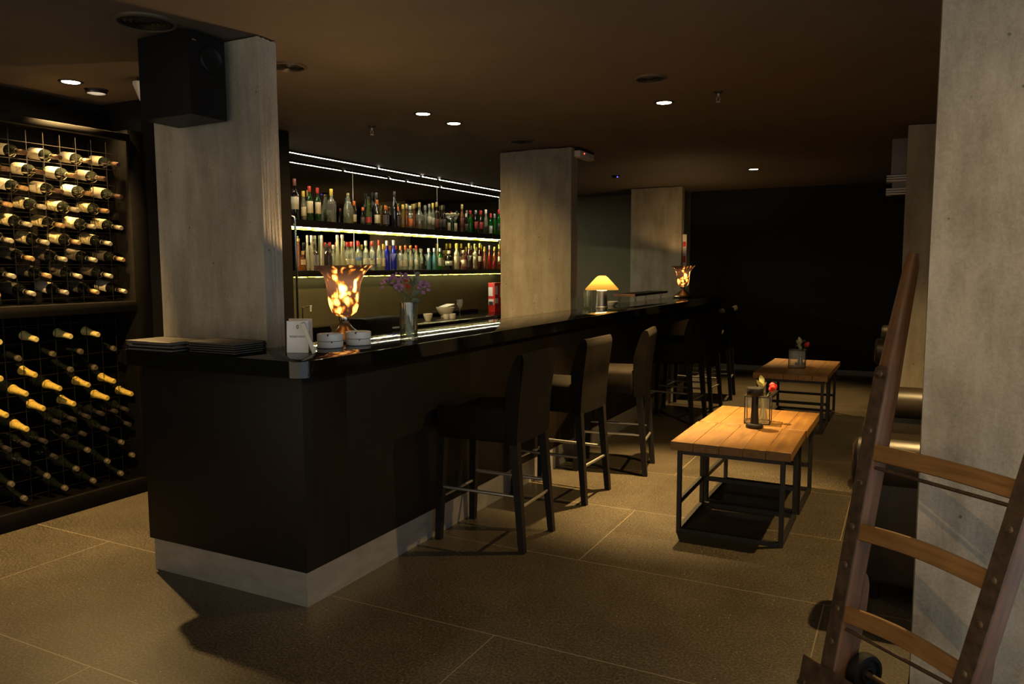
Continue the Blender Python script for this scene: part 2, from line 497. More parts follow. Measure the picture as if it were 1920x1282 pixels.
    def bevel_all(s, off, seg=2, ang=30):
        es = [e for e in s.bm.edges if len(e.link_faces) == 2 and e.calc_face_angle(0) > R(ang)]
        bmesh.ops.bevel(s.bm, geom=es, offset=off, segments=seg, affect='EDGES', profile=0.5, clamp_overlap=True)
        return s
    def mesh(s, name, mat, smooth=40):
        me = bpy.data.meshes.new(name)
        bmesh.ops.recalc_face_normals(s.bm, faces=s.bm.faces)
        s.bm.to_mesh(me); s.bm.free()
        for m in (mat if isinstance(mat, (list, tuple)) else [mat]):
            me.materials.append(m)
        if smooth:
            for p in me.polygons: p.use_smooth = True
            me.set_sharp_from_angle(angle=R(smooth))
        return me
    def build(s, name, mat, parent=None, smooth=40, loc=None, rot=None):
        o = bpy.data.objects.new(name, s.mesh(name, mat, smooth))
        COL.objects.link(o)
        if parent is not None: o.parent = parent
        if loc is not None: o.location = loc
        if rot is not None: o.rotation_euler = rot
        return o
def tag(o, label, cat, group=None):
    o['label'] = label; o['category'] = cat
    if group: o['group'] = group
    return o
def thing(name, label, cat, loc=(0, 0, 0), rz=0.0, group=None, rot=None):
    o = bpy.data.objects.new(name, None)
    COL.objects.link(o)
    o.location = loc
    o.rotation_euler = rot if rot is not None else (0, 0, rz)
    o.empty_display_size = 0.05
    return tag(o, label, cat, group)
def struct(name, mb, mat, label=None):
    o = mb.build(name, mat)
    o['kind'] = 'structure'
    return o
def dup(root, loc, rz=None, label=None, group=None, rot=None):
    r = root.copy(); COL.objects.link(r); r.location = loc
    if rz is not None: r.rotation_euler = (0, 0, rz)
    if rot is not None: r.rotation_euler = rot
    if label: r['label'] = label
    if group: r['group'] = group
    for ch in list(root.children):
        c = ch.copy(); COL.objects.link(c); c.parent = r
        for g in ch.children:
            d = g.copy(); COL.objects.link(d); d.parent = c
    return r
ORD = ['zeroth', 'first', 'second', 'third', 'fourth', 'fifth', 'sixth', 'seventh', 'eighth', 'ninth', 'tenth', 'eleventh', 'twelfth', 'thirteenth', 'fourteenth', 'fifteenth', 'sixteenth', 'seventeenth', 'eighteenth', 'nineteenth', 'twentieth']
def ordn(i):
    if i <= 20: return ORD[i]
    t, u = divmod(i, 10)
    tens = {2: 'twenty', 3: 'thirty'}[t]
    return ({2: 'twentieth', 3: 'thirtieth'}[t]) if u == 0 else tens + '-' + ORD[u]

# ------------------------------------------------------------------ the room
FLOORM = floor_mat()
struct('floor', MB().box(-3.4, 3.4, -4.6, 9.2, -0.08, 0.0), FLOORM)
struct('ceiling', MB().box(-3.4, 3.4, -4.6, 9.2, ZC, ZC + 0.1), CEILPAINT)
struct('wall_left', MB().box(-2.80, -2.66, -4.6, 1.0, 0, ZC), BLACKPAINT)
struct('wall_side', MB().box(-2.66, -2.25, 1.0, 2.385, 0, ZC), BLACKPAINT)
struct('wall_bar', MB().box(-3.32, -3.22, 2.385, 9.1, 0, ZC), OLIVE)
struct('wall_back_bar', MB().box(-3.32, -0.62, 9.1, 9.2, 0, ZC), OLIVE)
struct('wall_back', MB().box(-0.62, 3.4, 9.1, 9.2, 0, ZC), BLACKPAINT)
struct('wall_right', MB().box(3.3, 3.4, 0.9, 9.1, 0, ZC), BLACKPAINT)
struct('baseboard_back', MB().box(-0.62, 3.3, 9.085, 9.1, 0, 0.075, 0.004), ROOMBASE)

PIL = [  # x0, x1, y0, y1, label
    (-1.256, -0.500, 0.310, 0.4345, 'tall grey concrete pillar at the bar end with a black loudspeaker on it'),
    (-1.253, -0.503, 4.21, 4.36, 'grey concrete pillar behind the middle of the bar counter'),
    (-1.2485, -0.511, 8.19, 8.33, 'farthest grey concrete pillar behind the bar, lit by the far urn lamp'),
    (2.400, 3.150, 0.45, 0.58, 'big pale concrete pillar at the right behind the old hand truck'),
    (2.285, 3.020, 4.458, 4.59, 'concrete pillar behind the leather sofa with a grey box on its side'),
]
for x0, x1, y0, y1, lab in PIL:
    mb = MB(); mb.box(x0, x1, y0, y1, 0.0, ZC - 0.004)
    # rough top edge and slight formwork irregularity
    bmesh.ops.subdivide_edges(mb.bm, edges=[e for e in mb.bm.edges], cuts=9, use_grid_fill=True)
    for v in mb.bm.verts:
        if v.co.z > ZC - 0.02: v.co.z -= random.random() * 0.008
        v.co.x += (random.random() - 0.5) * 0.003
        v.co.y += (random.random() - 0.5) * 0.003
    tag(mb.build('concrete_pillar', concrete(), smooth=0), lab, 'pillar', 'concrete pillars')

# ------------------------------------------------------------------ bar
bar = thing('bar_counter', 'long black bar base with a steel kick plate along the floor', 'bar', (0, 0, 0))
HC = 1.12; LIP = 0.074
MB().box(-1.04, 0.0, 0.0, 0.30, 0.158, HC - LIP, 0.003).build('end_panel', BLACKWOOD, bar)
for i in range(7):
    a = 0.30 + i * 1.158; b = a + 1.156
    MB().box(-0.46, 0.0, a, b, 0.158, HC - LIP, 0.0015).build('front_panel', BLACKWOOD, bar)
MB().box(-1.007, -0.002, 0.002, 0.28, 0.0, 0.158).box(-0.45, -0.002, 0.28, 8.40, 0.0, 0.158).build('kick_plate', KICK, bar)
tag(MB().box(-1.10, -0.52, 0.62, 4.15, 0.84, 0.90).box(-1.05, -0.56, 0.66, 4.1, 0.0, 0.84).build('work_counter', BLACKPLASTIC), 'low black work counter behind the bar holding the till', 'counter')
def rounded(poly, radii, n=8):
    out = []
    L = len(poly)
    for i, p in enumerate(poly):
        r = radii[i]; p = Vector(p)
        if r <= 0: out.append((p.x, p.y)); continue
        a = (Vector(poly[i - 1]) - p).normalized(); b = (Vector(poly[(i + 1) % L]) - p).normalized()
        p0 = p + a * r; p1 = p + b * r
        for k in range(n + 1):
            t = k / n
            q = p0 * (1 - t) ** 2 + p * 2 * t * (1 - t) + p1 * t * t
            out.append((q.x, q.y))
    return out
ctop = rounded([(-1.10, -0.06), (0.06, -0.06), (0.06, 8.42), (-0.494, 8.42), (-0.494, 0.303), (-1.10, 0.303)], [0.05, 0.085, 0.05, 0.02, 0.0, 0.03])
mb = MB(); mb.prism(ctop, HC - LIP, HC)
es = [e for e in mb.bm.edges if abs(e.verts[0].co.z - HC) < 1e-5 and abs(e.verts[1].co.z - HC) < 1e-5]
bmesh.ops.bevel(mb.bm, geom=es, offset=0.004, segments=2, affect='EDGES', profile=0.5)
tag(mb.build('bar_countertop', COUNTER, smooth=30), 'glossy black L-shaped bar top with a rounded front corner', 'countertop')

# ------------------------------------------------------------------ wine rack
XR = -2.226
RACKM = M('matt_black_rack_paint', (0.004, 0.0033, 0.0028), 0.7, var=0.3, spec=0.06)
rack = thing('wine_rack', 'tall black built-in wine rack with wire grids full of bottles', 'wine rack', (0, 0, 0))
MB().box(-2.655, XR - 0.01, -1.4, 1.0, 0, 0.105, 0.004).build('plinth', RACKM, rack)
MB().box(-2.655, XR, -1.4, 0.885, 1.235, 1.303, 0.004).build('ledge', RACKM, rack)
MB().box(-2.655, XR - 0.012, 0.885, 1.0, 0.105, 2.42, 0.004).build('stile', RACKM, rack)
MB().box(XR - 0.03, XR + 0.012, -1.4, 0.885, 2.345, 2.388, 0.004).build('top_rail', RACKM, rack)
MB().box(-2.655, -2.56, -1.4, 1.0, 2.40, 2.56, 0.006).build('cornice', RACKM, rack)
MB().box(-2.655, -2.645, -1.4, 0.885, 0.105, 2.42).build('back_board', RACKM, rack)
WIRE = M('dull_black_wire', (0.012, 0.010, 0.008), 0.5, 0.3)
def wires(x, y0, y1, z0, z1, zoff, yoff):
    mb = MB(); r = 0.0014
    y = y0 + ((yoff - y0) % 0.1025)
    while y < y1:
        mb.box(x - r, x + r, y - r, y + r, z0, z1); y += 0.1025
    z = z0 + ((zoff - z0) % 0.103)
    while z < z1:
        mb.box(x - r, x + r, y0, y1, z - r, z + r); z += 0.103
    return mb
wires(-2.345, -1.4, 0.885, 1.303, 2.335, 2.19 - 0.0235 - 0.005, 0.185).build('wire_grid', WIRE, rack)
wires(-2.52, -1.4, 0.885, 1.303, 2.335, 2.19 - 0.045, 0.185).build('wire_grid', WIRE, rack)
wires(-2.345, -1.4, 0.885, 0.105, 1.235, 1.10 - 0.0235, 0.19).build('wire_grid', WIRE, rack)
wires(-2.52, -1.4, 0.885, 0.105, 1.235, 1.10 - 0.05, 0.19).build('wire_grid', WIRE, rack)

WINEGLASS = M('dark_wine_glass', (0.006, 0.007, 0.005), 0.10, var=0.3, spec=0.7)
LABM = [M('cream_wine_label', (0.50, 0.44, 0.32), 0.6, var=0.08, scale=40), M('gold_patterned_label', (0.46, 0.38, 0.20), 0.5, var=0.75, scale=55), M('dark_wine_label', (0.075, 0.062, 0.046), 0.6, var=0.4, scale=60)]
CAPM = {'tan': M('tan_foil', (0.42, 0.25, 0.12), 0.4, 0.25, var=0.2), 'brown': M('brown_foil', (0.11, 0.06, 0.04), 0.4, 0.2), 'pale': M('pale_foil', (0.45, 0.38, 0.27), 0.35, 0.35),
        'gold': M('gold_foil', (0.95, 0.60, 0.12), 0.36, 0.3, var=0.25, scale=80), 'palegold': M('pale_gold_foil', (0.90, 0.68, 0.24), 0.36, 0.3, var=0.25, scale=80), 'silver': M('silver_foil', (0.36, 0.31, 0.21), 0.25, 0.8), 'black': M('black_foil', (0.06, 0.05, 0.04), 0.28, 0.4)}
def wine_proto(champ):
    k = {}
    if champ:
        prof = [(0, 0.02), (0.03, 0.004), (0.043, 0.0), (0.0445, 0.01), (0.0445, 0.105), (0.0405, 0.135), (0.0285, 0.175), (0.0215, 0.21), (0.0175, 0.25), (0.0155, 0.30), (0.0, 0.302)]
        cap = [(0.0292, 0.174), (0.0225, 0.21), (0.0186, 0.25), (0.0170, 0.272), (0.0172, 0.278), (0.0172, 0.300), (0.014, 0.308), (0, 0.309)]
        tip = [(0.0166, 0.280), (0.0185, 0.284), (0.0185, 0.298), (0.014, 0.308), (0, 0.309)]
        k['tip'] = MB().lathe(tip, 14).mesh('capsule', CAPM['silver'])
    else:
        prof = [(0, 0.02), (0.025, 0.004), (0.036, 0.0), (0.0375, 0.01), (0.0375, 0.155), (0.0345, 0.176), (0.0225, 0.196), (0.0155, 0.212), (0.0138, 0.30), (0.0, 0.301)]
        cap = [(0.0158, 0.216), (0.0150, 0.225), (0.0146, 0.296), (0.0128, 0.302), (0, 0.3025)]
        # label wraps most of the body, its gap underneath
        k['label'] = MB().lathe([(0.0379, 0.03), (0.0382, 0.032), (0.0382, 0.145), (0.0379, 0.147)], 20, a0=R(-60), a1=R(240)).mesh('label', LABM[0])
    k['glass'] = MB().lathe(prof, 18).mesh('bottle_glass', WINEGLASS)
    k['cap'] = MB().lathe(cap, 14).mesh('capsule', CAPM['tan'])
    return k
WP = wine_proto(False); CP = wine_proto(True)
_var = {}
def with_mat(me, mat):
    key = (me.name, mat.name)
    if key not in _var:
        c = me.copy(); c.materials[0] = mat; _var[key] = c
    return _var[key]
def place_wine(y, z, champ, cap, lab, label, group, dx=0.0):
    t = thing('wine_bottle', label, 'wine bottle', (-2.572 + dx, y, z + 0.046), group=group, rot=(0, PI / 2 + R(random.uniform(8.0, 9.5)), R(random.uniform(-1.5, 1.5))))
    P = CP if champ else WP
    def add(nm, me):
        o = bpy.data.objects.new(nm, me); COL.objects.link(o); o.parent = t
        return o
    add('bottle_glass', P['glass'])
    if champ and cap in ('silver',):
        add('capsule', P['tip'])
    else:
        add('capsule', with_mat(P['cap'], CAPM[cap]))
    if not champ and lab is not None:
        o = add('label', with_mat(P['label'], LABM[lab])); o.rotation_euler = (0, 0, R(90 + random.uniform(-25, 25)))
    return t
LABN = ['cream-labelled', 'gold-patterned-label', 'dark-labelled']
for row in range(9):
    z = 2.19 - 0.1028 * row
    ys = [0.85 - 0.2045 * k for k in range(6)] if row % 2 == 0 else [0.745 - 0.2045 * k for k in range(5)]
    for k, y in enumerate(ys):
        if row % 2 == 0 and k == 0: y = 0.842
        lab = 0 if row < 3 else (1 if row < 6 else 2)
        if row == 8: lab = 2 if k % 2 else 0
        cap = ['brown', 'tan', 'brown', 'tan'][k % 4] if row < 3 else (['tan', 'pale', 'pale'][(k + row) % 3])
        if row in (0, 1) and k > 2: cap = 'brown'
        place_wine(y, z, False, cap, lab, f'{LABN[lab]} wine bottle, {ordn(k + 1)} from the right in {ordn(row + 1)} row of upper rack', 'wine bottles in the upper rack')
LOW = [
    (1.100, [(0.623, 'palegold'), (0.44, 'palegold'), (0.238, 'palegold'), (0.03, 'palegold')]),
    (0.998, [(0.74, 'silver'), (0.508, 'silver'), (0.328, 'silver'), (0.122, 'silver')]),
    (0.890, [(0.602, 'silver'), (0.434, 'silver'), (0.214, 'gold'), (0.021, 'gold')]),
    (0.785, [(0.721, 'gold'), (0.545, 'gold'), (0.356, 'gold'), (0.147, 'gold')]),
    (0.679, [(0.840, 'gold'), (0.661, 'gold'), (0.439, 'gold'), (0.251, 'gold'), (0.028, 'gold')]),
    (0.576, [(0.815, 'black'), (0.722, 'black'), (0.629, 'black'), (0.536, 'black'), (0.443, 'black'), (0.349, 'black'), (0.150, 'gold')]),
    (0.472, [(0.820, 'black'), (0.656, 'black'), (0.497, 'black'), (0.397, 'black'), (0.250, 'black'), (0.149, 'black'), (0.046, 'black')]),
    (0.367, [(0.751, 'silver'), (0.520, 'silver'), (0.313, 'black'), (0.142, 'black')]),
    (0.265, [(0.835, 'silver'), (0.650, 'silver'), (0.439, 'silver'), (0.249, 'silver'), (0.039, 'silver')]),
    (0.162, [(0.740, 'silver'), (0.553, 'silver'), (0.354, 'silver'), (0.102, 'silver')]),
]
CAPN = {'palegold': 'pale gold foil', 'gold': 'gold foil', 'silver': 'silver tipped', 'black': 'black capped'}
for ri, (z, row) in enumerate(LOW):
    for k, (y, cap) in enumerate(row):
        place_wine(y, z, cap != 'black', cap, None, f'{CAPN[cap]} wine bottle, {ordn(k + 1)} from the right in {ordn(ri + 1)} row of lower rack', 'wine bottles in the lower rack')

# ------------------------------------------------------------------ back bar: mirror, shelves, strips
XM = -3.205
MIRM, n_, out_ = nt_new('smoked_mirror')
_p = N(n_, 'ShaderNodeBsdfPrincipled', Roughness=0.025, Metallic=1.0)
_nz = N(n_, 'ShaderNodeTexNoise', Scale=3.0); _rp = ramp(n_, [(0.3, (0.44, 0.45, 0.40)), (0.7, (0.47, 0.48, 0.42))])
n_.links.new(coords(n_), _nz.inputs['Vector']); n_.links.new(_nz.outputs['Fac'], _rp.inputs['Fac']); n_.links.new(_rp.outputs['Color'], _p.inputs['Base Color'])
n_.links.new(_p.outputs[0], out_.inputs['Surface'])
for i, (a, b, lab) in enumerate([(2.664, 4.386, 'smoked mirror panel behind the shelves, leftmost of three'), (4.392, 6.111, 'smoked mirror panel behind the shelves, middle of three'), (6.117, 7.836, 'smoked mirror panel behind the shelves, rightmost of three')]):
    mp_ = tag(MB().box(XM - 0.012, XM, a, b, 1.46, 2.60).build('mirror_panel', MIRM), lab, 'mirror', 'mirror panels behind the bar shelves')
    MB().box(XM - 0.010, XM + 0.001, b + .0005, b + .0055, 1.50, 2.60).build('edge_trim', M('pale_edge_trim', (0.62, 0.60, 0.42), 0.35), mp_)
SH1, SH2 = 1.9927, 1.4927
SHELFM = M('black_lacquer_shelf', (0.010, 0.009, 0.009), 0.28, var=0.2)
tag(MB().side([(XM + .001, SH1 - .058), (-3.006, SH1 - .058), (-3.006, SH1 - .072), (-2.993, SH1 - .072), (-2.993, SH1), (XM + .001, SH1)], 2.75, 7.84).build('bar_shelf', SHELFM), 'upper black bar shelf holding bottles in front of the mirror', 'shelf', 'black bar shelves')
tag(MB().box(XM + 0.001, -2.993, 2.75, 7.84, SH2 - 0.060, SH2, 0.002).build('bar_shelf', SHELFM), 'lower black bar shelf holding colourful bottles in front of the mirror', 'shelf', 'black bar shelves')
LEDW = led_mat('white_led_strip', (1.0, 0.92, 0.70), 150.0)
LEDY = led_mat('yellow_green_led_rope', (1.0, 0.90, 0.10), 7.0, True)
LEDY2 = led_mat('yellow_beaded_led_rope', (1.0, 0.82, 0.12), 5.0, True)
LED_ADDED = led_mat('warm_white_led_line', (1.0, 0.88, 0.56), 420.0)
segs = [(2.95, 4.50), (4.55, 5.36), (5.42, 5.74), (5.80, 6.55), (6.60, 8.30)]
for i, (a, b) in enumerate(segs):
    t = thing('led_strip', f'white LED strip at the ceiling above the bar shelves, {ordn(i + 1)} piece from the left', 'light strip', (-2.964, a, ZC), group='ceiling LED strips over the shelves')
    MB().box(-0.012, 0.012, 0, b - a, -0.012, 0.0).box(-0.012, -0.0075, 0, b - a, -0.0205, -0.012).box(0.0075, 0.012, 0, b - a, -0.0205, -0.012).build('channel', BLACKMETAL, t)
    MB().box(-0.0045, 0.0045, 0.004, b - a - 0.004, -0.020, -0.012).build('diffuser', LEDW, t)
t = tag(MB().tube([(-3.185, 2.9 + k * 0.05, SH1 - 0.076 + 0.003 * math.sin(k * 1.7)) for k in range(98)], 0.009, 8).build('led_rope', LEDY), 'bright yellow-green LED rope under the upper bar shelf', 'light strip', 'LED ropes under the shelves')
t = tag(MB().tube([(-3.003, 2.9 + k * 0.05, SH2 - 0.065 + 0.002 * math.sin(k * 1.3)) for k in range(98)], 0.0038, 8).build('led_rope', LEDY2), 'thin beaded yellow LED rope under the lower bar shelf edge', 'light strip', 'LED ropes under the shelves')
for q_, (x_, z_, n_w) in enumerate([(-3.120, SH1 - 0.0575, 'upper'), (-3.150, SH2 - 0.060, 'lower')]):  # unseen LED lines added for whiter light on the bottles and the wall
    t = thing('led_line', f'thin warm LED line set in the underside of the {n_w} bar shelf', 'light strip', (x_, 2.9, z_), group='LED lines set in the shelves')
    MB().box(-0.006, 0.006, 0, 4.85, -0.004, -0.0005).build('holder', BLACKMETAL, t)
    MB().box(-0.0035, 0.0035, 0.01, 4.84, -0.0065, -0.004).build('diffuser', LED_ADDED if n_w == 'upper' else led_mat('dim_led_line', (1.0, 0.84, 0.40), 14.0), t)
# back work counter
bc = thing('back_counter', 'black back counter under the lower bar shelf', 'counter', (0, 0, 0))
MB().box(-3.219, -2.30, 2.70, 8.6, 0.862, 0.910, 0.003).build('worktop', COUNTER, bc)
MB().box(-3.21, -2.36, 2.71, 8.58, 0.0, 0.862, 0.002).build('cabinet_front', BLACKPLASTIC, bc)

# ------------------------------------------------------------------ shelf bottles
UPPER =[ (-3.050,3.30,0.394,0.036,'wineD'),(-3.050,3.42,0.286,0.025,'yc'),(-3.050,3.51,0.341,0.032,'grR'),(-3.050,3.63,0.336,0.030,'grR'),(-3.050,3.84,0.344,0.041,'sqY'),(-3.050,4.11,0.322,0.053,'jug'),(-3.050,4.21,0.245,0.024,'orC'),(-3.050,4.36,0.189,0.022,'orS'),(-3.050,4.46,0.310,0.033,'cone'),(-3.050,4.62,0.287,0.032,'orD'),(-3.130,4.71,0.380,0.033,'dkT'),(-3.050,4.78,0.233,0.034,'orB'),(-3.050,4.95,0.413,0.035,'dkT'),(-3.135,5.13,0.250,0.034,'orB'),(-3.050,5.12,0.271,0.024,'yel'),(-3.050,5.195,0.286,0.021,'tan'),(-3.050,5.27,0.266,0.030,'orL'),(-3.050,5.35,0.297,0.021,'tan'),(-3.050,5.47,0.322,0.052,'flask'),(-3.050,5.60,0.297,0.022,'clG'),(-3.050,5.69,0.321,0.028,'clL'),(-3.050,5.77,0.335,0.025,'yelC'),(-3.050,5.86,0.353,0.028,'amb'),(-3.050,5.94,0.312,0.025,'blk'),(-3.050,6.03,0.327,0.026,'blk'),(-3.050,6.15,0.195,0.023,'wl'),(-3.050,6.27,0.300,0.050,'coupe'),(-3.110,6.42,0.208,0.023,'wl'),(-3.050,6.49,0.370,0.027,'ambT'),(-3.050,6.60,0.257,0.024,'dk'),(-3.050,6.71,0.304,0.027,'grR2'),(-3.050,6.86,0.316,0.028,'dkR'),(-3.050,7.01,0.318,0.028,'dkR2'),(-3.050,7.15,0.344,0.028,'clW'),(-3.050,7.29,0.298,0.025,'grW'),(-3.050,7.41,0.298,0.025,'grG'),(-3.050,7.54,0.369,0.025,'grR3') ]
LOWER =[ (-3.050,3.33,0.316,0.022,'dec'),(-3.050,3.39,0.196,0.020,'box'),(-3.050,3.46,0.352,0.017,'white'),(-3.050,3.52,0.354,0.018,'white'),(-3.140,3.65,0.286,0.043,'whisk'),(-3.040,3.665,0.359,0.018,'white'),(-3.050,3.75,0.274,0.042,'jackd'),(-3.050,3.85,0.266,0.023,'clWh'),(-3.050,3.92,0.371,0.034,'frost'),(-3.050,4.00,0.376,0.037,'frost'),(-3.050,4.08,0.303,0.027,'clR'),(-3.050,4.16,0.308,0.027,'clR'),(-3.050,4.27,0.311,0.038,'clBl'),(-3.050,4.40,0.326,0.033,'clWR'),(-3.050,4.51,0.323,0.031,'clR'),(-3.050,4.64,0.339,0.031,'clR'),(-3.050,4.72,0.296,0.020,'yc'),(-3.050,4.79,0.337,0.034,'blue'),(-3.050,4.92,0.344,0.035,'blue'),(-3.050,5.06,0.283,0.027,'clO'),(-3.050,5.16,0.291,0.027,'clO'),(-3.050,5.27,0.294,0.027,'clO'),(-3.050,5.39,0.297,0.027,'clR'),(-3.050,5.50,0.255,0.021,'clW'),(-3.050,5.66,0.266,0.031,'teal'),(-3.050,5.79,0.272,0.028,'teal'),(-3.050,5.93,0.275,0.032,'green'),(-3.050,6.14,0.248,0.049,'jar'),(-3.050,6.34,0.347,0.036,'cream'),(-3.120,6.47,0.350,0.023,'yel'),(-3.050,6.52,0.259,0.038,'carafe'),(-3.050,6.67,0.356,0.031,'dred'),(-3.050,6.83,0.353,0.031,'clY'),(-3.050,6.97,0.364,0.031,'burg'),(-3.050,7.11,0.322,0.025,'pink'),(-3.050,7.25,0.341,0.029,'red'),(-3.050,7.40,0.323,0.033,'orng'),(-3.050,7.55,0.363,0.029,'yelp') ]
G = {
    'clear': glass('clear_bottle_glass', (0.90, 0.93, 0.82), 0.30, (0.85, 0.85, 0.62), 0.4),
    'green': glass('green_bottle_glass', (0.10, 0.34, 0.09), 0.45, (0.05, 0.20, 0.04), 0.4),
    'bgreen': glass('bright_green_bottle_glass', (0.06, 0.60, 0.08), 0.45, (0.02, 0.38, 0.03), 0.4),
    'lgreen': glass('pale_green_bottle_glass', (0.45, 0.62, 0.20), 0.5, (0.26, 0.36, 0.10), 0.4),
    'teal': glass('teal_bottle_glass', (0.38, 0.72, 0.70), 0.45, (0.20, 0.45, 0.45), 0.4),
    'blue': glass('cobalt_bottle_glass', (0.04, 0.08, 0.75), 0.6, (0.04, 0.07, 0.85), 0.4),
    'brown': glass('brown_bottle_glass', (0.30, 0.12, 0.04), 0.55, (0.11, 0.045, 0.02), 0.4),
    'dark': glass('near_black_bottle_glass', (0.05, 0.045, 0.035), 0.7, (0.018, 0.015, 0.012), 0.6),
    'amber': glass('amber_bottle_glass', (0.80, 0.42, 0.10), 0.4, (0.50, 0.22, 0.05), 0.4),
    'yellow': glass('yellow_bottle_glass', (0.85, 0.65, 0.14), 0.5, (0.60, 0.42, 0.08), 0.4),
    'red': glass('red_bottle_glass', (0.80, 0.10, 0.04), 0.5, (0.55, 0.05, 0.02), 0.4),
    'wine': glass('burgundy_bottle_glass', (0.30, 0.04, 0.04), 0.55, (0.16, 0.02, 0.02), 0.4),
    'pink': glass('pink_bottle_glass', (0.85, 0.50, 0.38), 0.45, (0.60, 0.30, 0.20), 0.4),
    'orange': glass('orange_bottle_glass', (0.90, 0.35, 0.06), 0.45, (0.65, 0.20, 0.03), 0.4),
    'frost': glass('frosted_bottle_glass', (0.75, 0.75, 0.55), 0.72, (0.80, 0.78, 0.55), 0.3),
    'white': glass('white_bottle_glass', (0.5, 0.5, 0.4), 0.9, (0.78, 0.75, 0.55), 0.3),
}
def CM(n):
    c = {'red': (0.55, 0.04, 0.03), 'orange': (0.70, 0.17, 0.03), 'yellow': (0.75, 0.58, 0.08), 'tan': (0.52, 0.38, 0.13), 'white': (0.75, 0.73, 0.62), 'grey': (0.30, 0.30, 0.28), 'black': (0.018, 0.017, 0.016), 'brown': (0.16, 0.05, 0.03),
         'cream': (0.66, 0.58, 0.38), 'lblue': (0.16, 0.24, 0.55), 'lred': (0.45, 0.05, 0.05), 'dgrey': (0.10, 0.085, 0.075), 'lorange': (0.70, 0.20, 0.04), 'pale': (0.60, 0.60, 0.45)}[n]
    return M('bottle_' + n + '_print', c, 0.42, var=0.1, scale=70)
